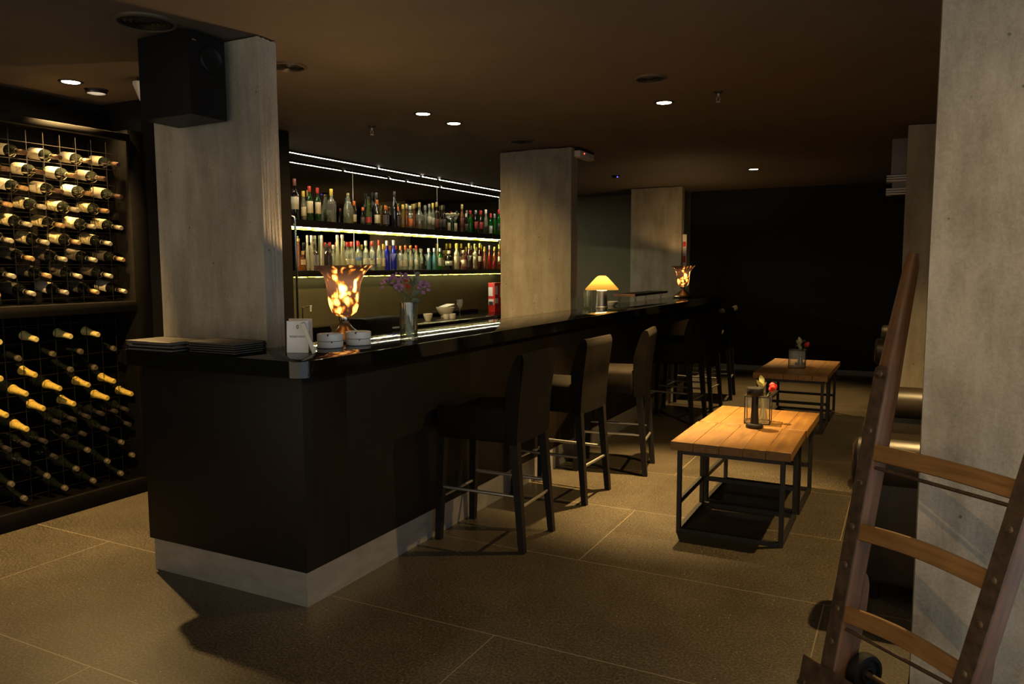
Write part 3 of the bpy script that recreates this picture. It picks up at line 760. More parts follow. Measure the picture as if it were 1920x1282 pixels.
# kind: (shape, glass, cap, (label colour, z0, z1) or None, liquid (glass, level) or None, words)
K = {
    'wineD': ('bord', 'dark', 'brown', ('pale', .25, .55), None, 'tall dark bottle with pale label and brown cap'),
    'yc': ('slim', 'clear', 'yellow', ('cream', .15, .45), ('amber', .35), 'slim clear bottle with yellow cap'),
    'grR': ('bord', 'green', 'red', ('cream', .22, .58), None, 'green bottle with cream label and red cap'),
    'sqY': ('square', 'clear', 'yellow', ('dgrey', .36, .55), ('brown', .30), 'square clear bottle with yellow cap and amber liquor'),
    'jug': ('jug', 'clear', 'tan', None, ('lgreen', .30), 'round-shouldered clear glass jug'),
    'orC': ('slim', 'brown', 'orange', ('cream', .10, .40), None, 'brown bottle with orange cap and cream label'),
    'orS': ('slim', 'dark', 'orange', ('dgrey', .1, .4), None, 'short dark bottle with orange cap'),
    'cone': ('cone', 'lgreen', 'black', ('lred', .08, .28), None, 'tapered green bottle with red label'),
    'orD': ('bord', 'dark', 'orange', ('cream', .10, .42), None, 'dark bottle with orange cap and cream label'),
    'dkT': ('bord', 'dark', 'black', None, None, 'tall black wine bottle'),
    'orB': ('square', 'brown', 'orange', ('dgrey', .1, .55), None, 'squat brown bottle with orange cap'),
    'yel': ('slim', 'yellow', 'tan', None, None, 'slim bottle of yellow liqueur'),
    'orL': ('bord', 'clear', 'white', ('lorange', .10, .42), None, 'clear bottle with orange label'),
    'tan': ('slim', 'amber', 'tan', None, None, 'slim amber bottle with tan cap'),
    'flask': ('flask', 'clear', 'tan', None, ('amber', .30), 'wide clear flask of amber liquor'),
    'clG': ('slim', 'clear', 'grey', None, None, 'slim clear bottle with grey cap'),
    'clL': ('bord', 'clear', 'grey', ('pale', .25, .5), None, 'clear bottle with grey cap and pale label'),
    'yelC': ('slim', 'clear', 'yellow', ('pale', .2, .45), None, 'slim clear bottle with yellow cap'),
    'amb': ('bord', 'brown', 'tan', ('brown', .1, .4), None, 'dark amber bottle with tan cap'),
    'blk': ('bord', 'dark', 'black', ('dgrey', .15, .45), None, 'black bottle with dark label'),
    'wl': ('slim', 'green', 'white', ('cream', .05, .6), None, 'small green bottle with cream label'),
    'ambT': ('bord', 'amber', 'tan', ('brown', .2, .5), None, 'tall amber bottle with tan cap'),
    'dk': ('slim', 'dark', 'white', ('dgrey', .1, .45), None, 'dark slim bottle with white cap'),
    'grR2': ('bord', 'bgreen', 'red', None, None, 'bright green bottle with red cap'),
    'dkR': ('bord', 'dark', 'grey', ('lred', .2, .5), None, 'dark bottle with grey cap and red label'),
    'dkR2': ('bord', 'dark', 'red', ('lred', .2, .5), None, 'dark bottle with red cap and red label'),
    'clW': ('bord', 'clear', 'white', ('black', .03, .3), None, 'clear bottle with white cap and black label'),
    'grW': ('slim', 'bgreen', 'red', ('white', .05, .4), None, 'green bottle with red cap and white label'),
    'grG': ('slim', 'bgreen', 'grey', None, None, 'green bottle with grey cap'),
    'grR3': ('bord', 'bgreen', 'red', ('dgrey', .2, .45), None, 'tall bright green bottle with red cap'),
    'dec': ('cone', 'amber', 'tan', None, None, 'amber cut-glass decanter'),
    'box': ('square', 'amber', 'tan', ('cream', .3, .7), None, 'small square amber bottle'),
    'white': ('slim', 'white', 'white', None, None, 'tall thin white bottle'),
    'whisk': ('square', 'brown', 'black', ('dgrey', .1, .6), None, 'square whisky bottle with black cap'),
    'jackd': ('square', 'brown', 'black', ('black', .08, .55), None, 'square dark whisky bottle with black label'),
    'clWh': ('bord', 'clear', 'white', None, None, 'clear bottle with white cap'),
    'frost': ('cone', 'frost', 'white', None, None, 'tall frosted flared bottle'),
    'clR': ('bord', 'clear', 'red', ('pale', .2, .4), None, 'clear bottle with red cap'),
    'clBl': ('bord', 'clear', 'red', ('lblue', .34, .46), None, 'wide clear bottle with blue label and red cap'),
    'clWR': ('bord', 'clear', 'white', ('pale', .2, .4), None, 'clear bottle with white cap'),
    'blue': ('bord', 'blue', 'white', None, None, 'cobalt blue bottle with white cap'),
    'clO': ('bord', 'clear', 'orange', ('pale', .15, .4), None, 'clear bottle with orange cap'),
    'clW': ('bord', 'clear', 'white', ('black', .03, .3), None, 'clear bottle with white cap and black label'),
    'teal': ('bord', 'teal', 'white', None, None, 'pale teal bottle with white cap'),
    'green': ('bord', 'bgreen', 'white', ('pale', .18, .55), None, 'vivid green bottle with pale label'),
    'jar': ('jar', 'dark', 'cream', ('pale', .22, .45), None, 'squat black bottle with cream stopper'),
    'cream': ('bord', 'frost', 'yellow', ('cream', .05, .5), None, 'creamy bottle with yellow neck'),
    'yel': ('slim', 'yellow', 'yellow', None, None, 'slim bottle with yellow top'),
    'carafe': ('jar', 'pink', 'cream', ('cream', .15, .5), None, 'rounded pale pink bottle with cream label'),
    'dred': ('bord', 'wine', 'yellow', ('dgrey', .1, .35), None, 'dark red bottle with yellow cap'),
    'clY': ('bord', 'clear', 'yellow', ('pale', .1, .5), None, 'clear bottle with yellow cap'),
    'burg': ('bord', 'wine', 'yellow', ('pale', .3, .5), None, 'burgundy bottle with yellow-green cap'),
    'pink': ('slim', 'pink', 'yellow', None, None, 'pink bottle with yellow cap'),
    'red': ('bord', 'red', 'grey', None, None, 'red bottle with grey cap'),
    'orng': ('bord', 'orange', 'yellow', ('lred', .05, .35), None, 'orange-red bottle with yellow cap'),
    'yelp': ('bord', 'orange', 'yellow', ('cream', .2, .5), None, 'orange bottle with yellow cap and cream label'),
}
def prof_of(shape, h, r):
    nr = min(0.0135, r * 0.55)
    if shape == 'bord': return [(0, .004), (r * .9, 0), (r, .006), (r, h * .58), (r * .93, h * .63), (r * .6, h * .69), (nr, h * .74), (nr, h * .97)], nr, h * .83
    if shape == 'slim': return [(0, .004), (r * .9, 0), (r, .006), (r, h * .55), (r * .8, h * .64), (nr, h * .74), (nr, h * .97)], nr, h * .80
    if shape == 'square': return [(0, .004), (r * .92, 0), (r, .006), (r, h * .62), (r * .9, h * .67), (nr * 1.1, h * .72), (nr * 1.1, h * .97)], nr * 1.1, h * .80
    if shape == 'cone': return [(0, .004), (r * .9, 0), (r, .006), (r * .96, h * .25), (r * .62, h * .5), (nr * 1.3, h * .72), (nr, h * .97)], nr, h * .90
    if shape == 'jug': return [(0, .004), (r * .85, 0), (r, .01), (r, h * .4), (r * .85, h * .58), (r * .5, h * .70), (nr * 1.6, h * .75), (nr * 1.9, h * .80), (nr * 1.2, h * .86), (nr, h * .97)], nr, h * .93
    if shape == 'flask': return [(0, .004), (r * .8, 0), (r, .02), (r, h * .42), (r * .75, h * .58), (nr * 1.3, h * .68), (nr, h * .74), (nr, h * .97)], nr, h * .82
    return [(0, .004), (r * .92, 0), (r, .006), (r, h * .62), (r * .85, h * .70), (nr * 1.2, h * .74), (nr * 1.2, h * .86)], nr * 1.6, h * .84   # jar
def shelf_bottle(x, y, z, h, r, kind, label, group):
    shape, gl, cap, lab, liq, words_ = K[kind]
    if shape == 'jar': h *= 1.0
    t = thing('liquor_bottle', label, 'bottle', (x, y, z + 0.0005), rz=random.uniform(-0.3, 0.3) if shape not in ('square',) else R(20), group=group)
    prof, nr, cz = prof_of(shape, h, r)
    seg = 4 if shape == 'square' else 18
    mb = MB()
    if shape == 'square':
        q = r * 0.93
        body = [(a * q, b * q) for a, b in ((-1, -1), (1, -1), (1, 1), (-1, 1))]
        mb.prism(rounded(body, [q * .3] * 4, 4), 0, h * .62)
        mb.lathe([(q * .95, h * .62), (q * .75, h * .67), (nr, h * .72), (nr, h * .96), (0, h * .96)], 16)
    else:
        mb.lathe(prof + [(0, prof[-1][1])], seg)
    mb.build('bottle_glass', G[gl], t)
    MB().lathe([(nr + .0012, cz), (nr + .0022, cz + .002), (nr + .0022, h - .004), (nr, h), (0, h)], 14).build('cap', CM(cap), t)
    if lab:
        a, b = lab[1] * h, lab[2] * h
        b = min(b, h * .56)
        if shape == 'square':
            q = r * 0.93 + .0008
            MB().box(q - .001, q + .0012, -q * .8, q * .8, a, b).box(-q * .8, q * .8, -q - .0012, -q + .001, a, b).build('label', CM(lab[0]), t)
        elif shape == 'cone':
            MB().lathe([(r * 1.0 + .001, a), (r * .97 + .0015, b)], 18).build('label', CM(lab[0]), t)
        else:
            MB().lathe([(r + .0002, a - .001), (r + .0009, a), (r + .0009, b), (r + .0002, b + .001)], 18, a0=R(-115), a1=R(75)).build('label', CM(lab[0]), t)
    if liq:
        lv = liq[1] * h; ri = r * (.88 if shape != 'square' else .8)
        MB().lathe([(0, .006), (ri * .92, .006), (ri, .012), (ri, lv), (0, lv)], 16).build('liquor', G[liq[0]], t)
    return t
def martini(name, x, y, z, h, r, label, group=None):
    prof = [(0, 0.0), (.032, 0.0), (.032, .002), (.006, .006), (.003, .02), (.003, h * .52), (.006, h * .55), (r, h), (r - .0012, h), (.004, h * .57), (0, h * .565)]
    o = MB().lathe(prof, 20).build(name, CLEARG); o.location = (x, y, z)
    return tag(o, label, 'glass', group)
for shelf, TB, zs in (('upper', UPPER, SH1), ('lower', LOWER, SH2)):
    for i, (x, y, h, r, kind) in enumerate(TB):
        if kind == 'coupe':
            t = thing('footed_glass_bowl', 'footed glass bowl heaped with corks among the upper shelf bottles', 'bowl', (x + 0.005, y - .04, zs))
            MB().lathe([(0, 0), (.045, 0), (.045, .003), (.008, .012), (.007, .12), (.03, .14), (.075, .18), (.10, .225), (.098, .227), (.07, .185), (.0, .15)], 24).build('bowl_glass', CLEARG, t)
            mb = MB()
            for q in range(60):
                a = random.uniform(0, 2 * PI); rr = random.uniform(0, .082); zz = .185 + rr * .42 + random.uniform(0, .055) * (1 - rr / .1)
                mb.ball((rr * math.cos(a), rr * math.sin(a), zz), .013, 1, (1, 1, .8))
            o = mb.build('corks', M('pale_cork', (0.56, 0.46, 0.22), 0.8, var=0.3, scale=60), t); o['kind'] = 'stuff'
            continue
        words_ = K[kind][5]
        shelf_bottle(x, y, zs, h, r, kind, f'{words_}, {ordn(i + 1)} from left on {shelf} shelf', f'bottles on the {shelf} bar shelf')
for i, y in enumerate((4.455, 4.855, 4.99, 5.58, 6.60)):
    martini('martini_glass', -3.0, y - .02, SH2, .19, .046, f'martini glass in front of the lower shelf bottles, {ordn(i + 1)} from the left', 'martini glasses on the lower bar shelf')

# ------------------------------------------------------------------ things on the back counter
def bowl(name, r, h, mat, loc, label, cat='bowl', grp=None, foot=True):
    prof = [(0, 0), (r * .5, 0), (r * .52, .006), (r * .72, h * .3), (r * .93, h * .7), (r, h), (r - .005, h), (r * .66, h * .35), (0, h * .16)]
    o = MB().lathe(prof, 28).build(name, mat); o.location = loc
    return tag(o, label, cat, grp)
bowl('bowl', .055, .082, CREAMCER, (-2.56, 4.885, .91), 'small white bowl on the back counter, left of the big mixing bowl')
mx = thing('mixing_bowl', 'big white mixing bowl on the back counter', 'bowl', (-2.72, 5.52, .91))
MB().lathe([(0, 0), (.055, 0), (.06, .01), (.052, .02), (.085, .05), (.112, .10), (.118, .125), (.112, .125), (.08, .06), (0, .03)], 28).build('bowl_body', CREAMCER, mx)
MB().prism(rounded([(-.055, -.11), (.055, -.11), (.06, .10), (-.06, .10)], [.02] * 4), .122, .136, Matrix.Rotation(R(8), 4, 'X') @ Matrix.Translation((0, .05, 0.006))).build('white_lid', CREAMCER, mx)
for i, (y, lab) in enumerate([(5.22, 'small white ramekin before the mixing bowl, left of two'), (5.36, 'small white ramekin before the mixing bowl, right of two')]):
    o = MB().lathe([(0, 0), (.033, 0), (.036, .004), (.038, .058), (.034, .058), (.032, .008), (0, .008)], 22).build('ramekin', CREAMCER); o.location = (-2.52, y, .91)
    tag(o, lab, 'ramekin', 'ramekins on the back counter')
o = MB().lathe([(0, 0), (.035, 0), (.035, .002), (.005, .007), (.0035, .09), (.01, .10), (.034, .135), (.04, .17), (.036, .215), (.0345, .215), (.038, .17), (.03, .135), (0, .10)], 22).build('wine_glass', CLEARG); o.location = (-2.6, 5.66, .91)
tag(o, 'empty stemmed wine glass right of the mixing bowl', 'glass')
tag(MB().box(-3.18, -3.10, 5.35, 7.0, .91, .935, .004).build('low_rail', BLACKPLASTIC), 'low black rail along the wall on the back counter', 'rail')
rd = thing('brochure_stand', 'red cardboard stand with white cards beside the middle pillar', 'stand', (-2.72, 6.80, .91))
MB().box(-.05, .05, -.10, .12, 0, .40, .002).build('stand_body', REDPL, rd)
MB().box(.045, .055, -.085, -.02, .24, .36).box(.045, .055, -.09, -.01, .12, .19).box(.045, .055, .05, .11, .2, .37).box(-.045, .02, -.106, -.099, .22, .34).box(-.045, .035, -.107, -.099, .10, .18).build('white_card', PAPER, rd)
MB().box(-.035, .025, -.1105, -.1065, .10, .145).build('black_print', INK, rd)
# tall appliance edge at left of the shelves
fr = thing('tall_cabinet', 'tall black cabinet with a chrome bar left of the bottle shelves', 'cabinet', (-2.56, 2.66, 0))
MB().box(-.42, .03, -.26, .02, 0, 1.96, .02, 4).build('cabinet_body', BLACKPLASTIC, fr)
MB().tube([(.0, .07, .95), (.03, .07, 1.0), (.03, .07, 1.93), (.025, .065, 1.97), (.0, .04, 1.985)], .011, 10).build('chrome_bar', CHROME, fr)
tp = thing('tap', 'small chrome tap on a thin arm beside the black cabinet', 'tap', (-2.60, 2.93, .911))
MB().tube([(0, -.06, 0), (0, -.06, .245), (0, 0.0, .255), (0, .04, .25)], .005, 8).build('tap_arm', CHROME, tp)
MB().lathe([(0, .205), (.010, .205), (.012, .25), (.016, .262), (0, .262)], 12, (0, .045, 0)).build('spout', WHITEPL, tp)

# ------------------------------------------------------------------ till behind the bar
tl = thing('receipt_printer', 'dark grey rounded till printer behind the bar, right of the urn lamp', 'till', (-0.80, 1.66, .90), rz=0)
MB().side(rounded([(-.13, 0), (.15, 0), (.15, .11), (.03, .285), (-.13, .285)], [.01, .03, .05, .05, .02], 5), -.20, .20).bevel_all(.006, 2).build('till_body', DARKGREY, tl)
MB().box(.06, .075, -.03, .03, .19, .20, mat=Matrix.Translation((.03, 0.02, .025))).build('badge', WHITEPL, tl)
MB().box(.145, .165, -.19, .19, .03, .06, .004).build('front_slot', BLACKPLASTIC, tl)
ts = thing('till_screen', 'grey slanted till screen behind the reserved cards', 'till', (-0.72, 1.00, .90))
MB().box(-.012, .012, -.19, .19, .05, .29, .008, 2, Matrix.Rotation(R(-28), 4, 'Y')).build('screen_panel', DARKGREY, ts)
MB().box(-.09, .05, -.08, .08, 0, .02, .005).bar((-.03, 0, .01), (-.06, 0, .15), .05).build('screen_foot', BLACKPLASTIC, ts)

# ------------------------------------------------------------------ urn lamps
LB = []
def urn_lamp(loc, label, watts):
    t = thing('urn_lamp', label, 'lamp', loc, group='mottled urn lamps on the bar')
    MB().lathe([(0, 0), (.118, 0), (.125, .008), (.122, .022), (.085, .045), (.045, .075), (.026, .10), (.024, .118), (0, .118)], 40).build('lamp_base', M('dark_bronze', (0.30, 0.22, 0.14), 0.28, 0.95, var=0.1), t)
    MB().lathe([(0, .112), (.027, .112), (.029, .117), (.029, .132), (.024, .136), (0, .136)], 28).build('collar', CHROME, t)
    prof = [(.006, .136), (.045, .140), (.066, .16), (.080, .20), (.086, .245), (.088, .285), (.094, .325), (.110, .36), (.132, .39), (.155, .408), (.156, .411), (.150, .409), (.128, .392), (.106, .362), (.090, .325), (.084, .285), (.082, .245), (.076, .20), (.062, .164), (.04, .145), (.006, .141)]
    MB().lathe(prof[:11], 48).build('lamp_shade', shade_glass(), t)
    MB().lathe([(0, .15), (.012, .15), (.022, .19), (.024, .215), (.016, .238), (0, .245)], 16).build('globe', emit('warm_globe', (1.0, 0.62, 0.24), 22.0), t)
    for zz, ww in ((.335, watts),):
        ld = bpy.data.lights.new('bulb', 'POINT'); ld.energy = ww; ld.color = (1.0, 0.60, 0.24); ld.shadow_soft_size = 0.022
        o = bpy.data.objects.new('bulb', ld); COL.objects.link(o); o.parent = t; o.location = (0, 0, zz)
    return t
urn_lamp((-0.38, 0.76, HC), 'glowing mottled amber urn lamp near the bar end behind two ashtrays', 26.0)
urn_lamp((-0.33, 7.62, HC), 'small distant glowing urn lamp at the far end of the bar', 14.0)
# cone lamp
t = thing('cone_table_lamp', 'white cone-shaded table lamp glowing beside the middle pillar', 'lamp', (-0.36, 4.66, HC))
MB().lathe([(0, 0), (.062, 0), (.062, .006), (.056, .012), (.048, .175), (0, .175)], 32).build('lamp_base', STEEL, t)
CSH, n_, out_ = nt_new('opal_lamp_shade')
_t = N(n_, 'ShaderNodeBsdfTranslucent', Color=(0.24, 0.15, 0.035, 1)); _d = N(n_, 'ShaderNodeBsdfDiffuse', Color=(0.5, 0.4, 0.16, 1)); _mx = N(n_, 'ShaderNodeMixShader', Fac=0.25)
n_.links.new(_t.outputs[0], _mx.inputs[1]); n_.links.new(_d.outputs[0], _mx.inputs[2]); n_.links.new(_mx.outputs[0], out_.inputs['Surface'])
MB().lathe([(.165, .175), (.158, .19), (.060, .295), (.035, .312), (0, .314)], 40).build('lamp_shade', CSH, t)
MB().lathe([(0, .165), (.045, .165), (.06, .178), (.05, .20), (0, .205)], 24).build('globe', emit('lamp_globe', (1.0, 0.72, 0.34), 14.0), t)
ld = bpy.data.lights.new('bulb', 'POINT'); ld.energy = 6.0; ld.color = (1.0, 0.72, 0.36); ld.shadow_soft_size = 0.03
o = bpy.data.objects.new('bulb', ld); COL.objects.link(o); o.parent = t; o.location = (0, 0, .235)

# ------------------------------------------------------------------ things on the bar top
def menu(name, x, y, z, w, d, h, rz, label, grp, top=False):
    t = thing(name, label, 'menu', (x, y, z), rz, grp)
    MB().box(-w / 2, w / 2, -d / 2, d / 2, 0, h * .28, .002).box(-w / 2, w / 2, -d / 2, d / 2, h * .72, h, .002).box(-w / 2, w / 2, d / 2 - .012, d / 2, 0, h, .002).build('cover', MENU_LIT if top else MENU, t)
    MB().box(-w / 2 + .008, w / 2 - .006, -d / 2 + .008, d / 2 - .014, h * .28, h * .72).build('pages', M('grey_page_edges', (0.12, 0.11, 0.095), 0.8), t)
    return t
MO = ['bottom', 'second from bottom', 'third from bottom', 'fourth from bottom', 'fifth from bottom']
zz = HC + .0005
for i in range(3):
    h = .0158
    menu('menu_folder', -0.900 + [0.0, .010, -.004][i], 0.042, zz, .325, .215, h, R([0, 1.5, -2][i]), f'dark leather menu folder, {["bottom", "middle", "top"][i]} of the left stack on the bar end', 'menu folders in the left stack', i == 2)
    zz += h + .0005
zz = HC + .0005
for i in range(5):
    h = .0098
    menu('menu_folder', -0.560 + [0, .004, -.003, .003, 0][i], 0.105, zz, .315, .20, h, R([0, -1, 1.2, .5, -1.0][i]), f'thin black menu folder, {["lowest", "second from bottom", "middle", "second from top", "topmost"][i]} of the right stack by the reserved cards', 'menu folders in the right stack', i == 4)
    zz += h + .0005
# reserved cards
def text(body, size, mat, parent, name, mtx, extrude=.0004):
    cu = bpy.data.curves.new('lettering', 'FONT'); cu.body = body; cu.size = size; cu.extrude = extrude; cu.align_x = 'CENTER'; cu.align_y = 'CENTER'
    tmp = bpy.data.objects.new('lettering', cu); COL.objects.link(tmp)
    dg = bpy.context.evaluated_depsgraph_get()
    me = bpy.data.meshes.new_from_object(tmp.evaluated_get(dg))
    bpy.data.objects.remove(tmp)
    me.materials.clear(); me.materials.append(mat)
    o = bpy.data.objects.new(name, me); COL.objects.link(o); o.parent = parent; o.matrix_local = mtx
    return o
FACE = Matrix.Rotation(PI / 2, 4, 'X')
FRAMEP = M('pale_wood_edge', (0.58, 0.44, 0.26), 0.5, var=0.12)
c1 = thing('reserved_card', 'white card reading RESERVADO facing the room on the bar corner', 'sign', (-0.205, 0.205, HC + .0005), R(24), 'reserved cards on the bar')
MB().box(-.052, .052, -.003, .003, 0, .150, .0008, 1, Matrix.Rotation(R(-4), 4, 'X')).build('card', PAPER, c1)
text('RESERVADO', .0135, INK, c1, 'lettering', Matrix.Rotation(R(-4), 4, 'X') @ Matrix.Translation((0, -.0034, .076)) @ FACE)
MB().lathe([(.006, .0), (.006, .002), (.0042, .002), (.0042, 0), (.006, 0)], 16, mat=Matrix.Rotation(R(-4), 4, 'X') @ Matrix.Translation((0, -.0034, .122)) @ FACE @ Matrix.Diagonal((.8, 1.6, 1, 1))).build('logo', INK, c1)
c2 = thing('reserved_card', 'pale reserved card standing just behind the RESERVADO card', 'sign', (-0.235, 0.262, HC + .0005), R(24), 'reserved cards on the bar')
MB().box(-.056, .056, -.004, .004, .012, .158, .0008, 1).build('card', M('pinkish_card', (0.62, 0.50, 0.38), 0.6, var=0.06), c2)
MB().box(-.058, .058, -.02, .02, 0, .012, .002).build('card_foot', FRAMEP, c2)
c3 = thing('reserved_card', 'leaning white card seen edge-on right of the RESERVADO card', 'sign', (-0.128, 0.232, HC + .0005), R(42), 'reserved cards on the bar')
MB().box(-.009, .009, -.04, .04, 0.003, .152, .001, 1, Matrix.Rotation(R(-19), 4, 'Y')).build('card', M('ivory_card', (0.62, 0.56, 0.44), 0.6, var=0.05), c3)
# ashtrays
def ashtray(loc, rz, label):
    t = thing('ashtray', label, 'ashtray', loc, rz, 'stacked white ashtrays')
    MB().lathe([(0, 0), (.055, 0), (.0625, .004), (.064, .007), (.064, .0335), (.060, .0345), (0, .0345)], 40).build('lower_dish', CERAMIC, t)
    mb = MB().lathe([(0, .036), (.060, .036), (.064, .038), (.0645, .042), (.0645, .0695), (.0615, .0715), (.057, .0695), (.052, .048), (0, .045)], 40)
    mb.build('upper_dish', CERAMIC, t)
    NM = M('ash_brown', (0.05, 0.03, 0.02), 0.8)
    MB().box(-.0035, .0035, -.012, .012, .063, .0722, mat=Matrix.Rotation(.12, 4, 'Z') @ Matrix.Translation((0, -.0555, 0))).build('rim_notch', NM, t)
    MB().box(-.0028, .0028, -.002, .002, .029, .0365, mat=Matrix.Rotation(.40, 4, 'Z') @ Matrix.Translation((0, -.0640, 0))).build('side_notch', NM, t)
    MB().lathe([(0, -.0002), (.060, -.0002), (.0640, .0035), (.0640, .0055), (.06, .002)], 36).build('foot_ring', M('grey_glaze', (0.22, 0.24, 0.26), 0.4), t)
    return t
ashtray((-0.222, 0.455, HC + .0005), R(24), 'white ceramic double ashtray on the bar, left of the two')
ashtray((-0.180, 0.625, HC + .0005), R(20), 'white ceramic double ashtray on the bar, right of the two beside the vase')
# flower vase
VX, VY = -0.115, 0.985
v = thing('glass_vase', 'clear cylindrical glass vase of purple flowers on the bar', 'vase', (VX, VY, HC + .0005))
MB().lathe([(0, 0), (.048, 0), (.0495, .003), (.0495, .208), (.0475, .208), (.0468, .02), (.044, .014), (0, .014)], 36).build('vase_body', VASEG, v)
MB().lathe([(0, .0145), (.0455, .0145), (.046, .02), (.046, .095), (0, .095)], 30).build('water', glass('vase_water', (0.82, 0.86, 0.74), .08, (.6, .6, .4)), v)
def on_bar(name, label, cat, grp=None): return thing(name, label, cat, (VX, VY, HC), group=grp)
rt = Vector((math.cos(YAW), math.sin(YAW), 0))
def P3(a, z, b=0.0):  # a along the picture's right, b away from the room
    return rt * a + Vector((-rt.y, rt.x, 0)) * b + Vector((0, 0, z))
def umbel(name, label, head, n, spread, mat, stem_from=(0.0, .03)):
    t = on_bar(name, label, 'flower', 'flowers in the bar vase')
    base = P3(stem_from[0], stem_from[1]); mid = P3(head[0] * .45, .215 + .03, 0)
    hub = P3(head[0], head[1], head[2])
    MB().tube([base, base.lerp(mid, .6), mid, mid.lerp(hub, .55), hub], .0022, 7).build('stem', STEMG, t)
    mb = MB(); ms = MB()
    for i in range(n):
        d = Vector((random.gauss(0, 1), random.gauss(0, 1), random.gauss(.25, .7))).normalized()
        p = hub + Vector((d.x * spread[0], d.y * spread[0], d.z * spread[1])) * random.uniform(.7, 1.0)
        ms.tube([hub, p], .0008, 5)
        for k in range(5):
            q = p + Vector((random.uniform(-1, 1), random.uniform(-1, 1), random.uniform(-.6, 1))) * .007
            mb.ball(q, random.uniform(.0045, .0075), 1, (1, 1, .7))
    mb.build('petals', mat, t); ms.build('pedicels', STEMG, t)
umbel('purple_flower', 'purple flower cluster spilling left of the bar vase', (-.095, .300, .0), 26, (.055, .045), PURPLE)
umbel('purple_flower', 'purple flower cluster above left of the bar vase', (-.045, .345, .01), 20, (.05, .026), PURPLE)
umbel('purple_flower', 'purple flower cluster at the right of the bar vase', (.088, .290, .0), 26, (.034, .042), PURPLE)
umbel('purple_flower', 'few pale purple blossoms between the clusters in the bar vase', (-.05, .285, -.02), 8, (.028, .028), PURPLE)
t = on_bar('red_carnation', 'small dark red carnation in the middle of the bar vase bouquet', 'flower', 'flowers in the bar vase')
MB().tube([P3(0, .03), P3(-.004, .2), P3(-.008, .295)], .0022, 7).build('stem', STEMG, t)
mb = MB()
for i in range(26):
    mb.ball(P3(-.008 + random.gauss(0, .009), .308 + random.gauss(0, .011), random.gauss(0, .008)), .007, 1, (1, 1, .6))
mb.build('petals', REDPETAL, t)
t = on_bar('eucalyptus_sprig', 'grey-green leafy sprig rising above the bar vase', 'plant', 'flowers in the bar vase')
MB().tube([P3(0.01, .03), P3(.02, .2), P3(.035, .36)], .002, 7).build('stem', STEMG, t)
mb = MB()
for q, (a, z, a2, z2, w) in enumerate([(.025, .27, .018, .345, .04), (.03, .30, .058, .35, .042), (.035, .35, .03, .405, .03), (.04, .35, .066, .375, .03), (.015, .22, -.028, .265, .04), (.018, .20, .062, .23, .045), (.02, .24, .066, .275, .045), (.01, .15, -.026, .205, .035), (.012, .13, .036, .19, .035), (.03, .29, .006, .325, .036), (.02, .18, .0, .24, .04)]):
    mb.leaf(P3(a, z), P3(a2, z2, random.uniform(-.02, .02)), w)
mb.build('leaves', GREYLEAF, t)
# glass and dish by the cone lamp
o = MB().lathe([(0, 0), (.040, 0), (.042, .004), (.044, .175), (.042, .175), (.039, .012), (0, .012)], 28).build('glass_tumbler', VASEG); o.location = (-0.44, 4.475, HC + .0005)
tag(o, 'tall clear glass beside the cone lamp and middle pillar', 'glass')
o = MB().lathe([(0, 0), (.05, 0), (.055, .006), (.085, .04), (.081, .042), (.05, .012), (0, .01)], 28).build('dish', CREAMCER); o.location = (-0.42, 5.07, HC + .0005)
tag(o, 'small white dish just right of the cone lamp', 'dish')
# tray on scroll feet
tr = thing('serving_board', 'long dark board on scrolled wire feet on the far bar top', 'tray', (-0.345, 5.92, HC + .0005))
MB().box(-.12, .12, -.62, .62, .088, .113, .003).build('board', M('dark_slate_board', (0.03, 0.024, 0.018), 0.5, var=0.2), tr)
MB().box(-.1205, .1205, -.632, -.618, .086, .115, .002).build('copper_end', M('copper_edge', (0.45, 0.24, 0.14), 0.4, 0.4), tr)
for yy in (-.52, .42):
    mb = MB()
    for xx in (-.09, .09):
        pts = []
        for k in range(25):
            a = k / 24 * 2 * PI
            pts.append((xx + .013 * math.sin(2 * a) * 1.0, yy, .004 + .042 * (1 - math.cos(a))))
        mb.tube(pts, .0025, 6)
    mb.build('scroll_foot', BLACKMETAL, tr)

# ------------------------------------------------------------------ bar stools
def make_stool(label):
    t = thing('bar_stool', label, 'bar stool', group='velvet bar stools along the bar')
    mb = MB(); mb.box(-.262, .175, -.215, .215, .585, .770, .028, 4)
    for v in mb.bm.verts:
        if v.co.z > .74:
            v.co.z += .016 * max(0, 1 - (v.co.x / .27) ** 2) * max(0, 1 - (v.co.y / .23) ** 2)
    mb.build('seat', VELVET, t, 60)
    prof = rounded([(.235, .583), (.250, .80), (.282, 1.045), (.262, 1.070), (.232, 1.060), (.190, .95), (.168, .86), (.168, .74), (.176, .583)], [0, .05, .03, .015, .015, .05, .03, .02, 0], 4)
    MB().side(prof, -.210, .210).bevel_all(.012, 3, 50).build('backrest', VELVET, t, 60)
    for sx, fx, tx in ((-1, -.258, -.232), (1, .262, .212)):
        for sy in (-1, 1):
            MB().bar((tx, sy * .182, .60), (fx, sy * .196, 0.0), .046, .034).build('leg', BLACKLEG, t)
    zr = .302
    for sy in (-1, 1):
        MB().tube([(-.245, sy * .189, zr), (.237, sy * .189, zr)], .0095, 10).build('foot_rail', STEEL, t)
    MB().tube([(-.248, -.189, .242), (-.248, .189, .242)], .0095, 10).build('foot_rail', STEEL, t)
    MB().tube([(.242, -.189, .242), (.242, .189, .242)], .0095, 10).build('foot_rail', STEEL, t)
    return t
ST = [((0.568 + 0.555) / 2, (1.029 + 1.416) / 2, 1.0), (0.554, 2.155, -2.0), (0.655, 2.985, 9.0), (0.556, 4.935, -5.0), (0.550, 5.735, -2.5), (0.560, 6.545, 6.0)]
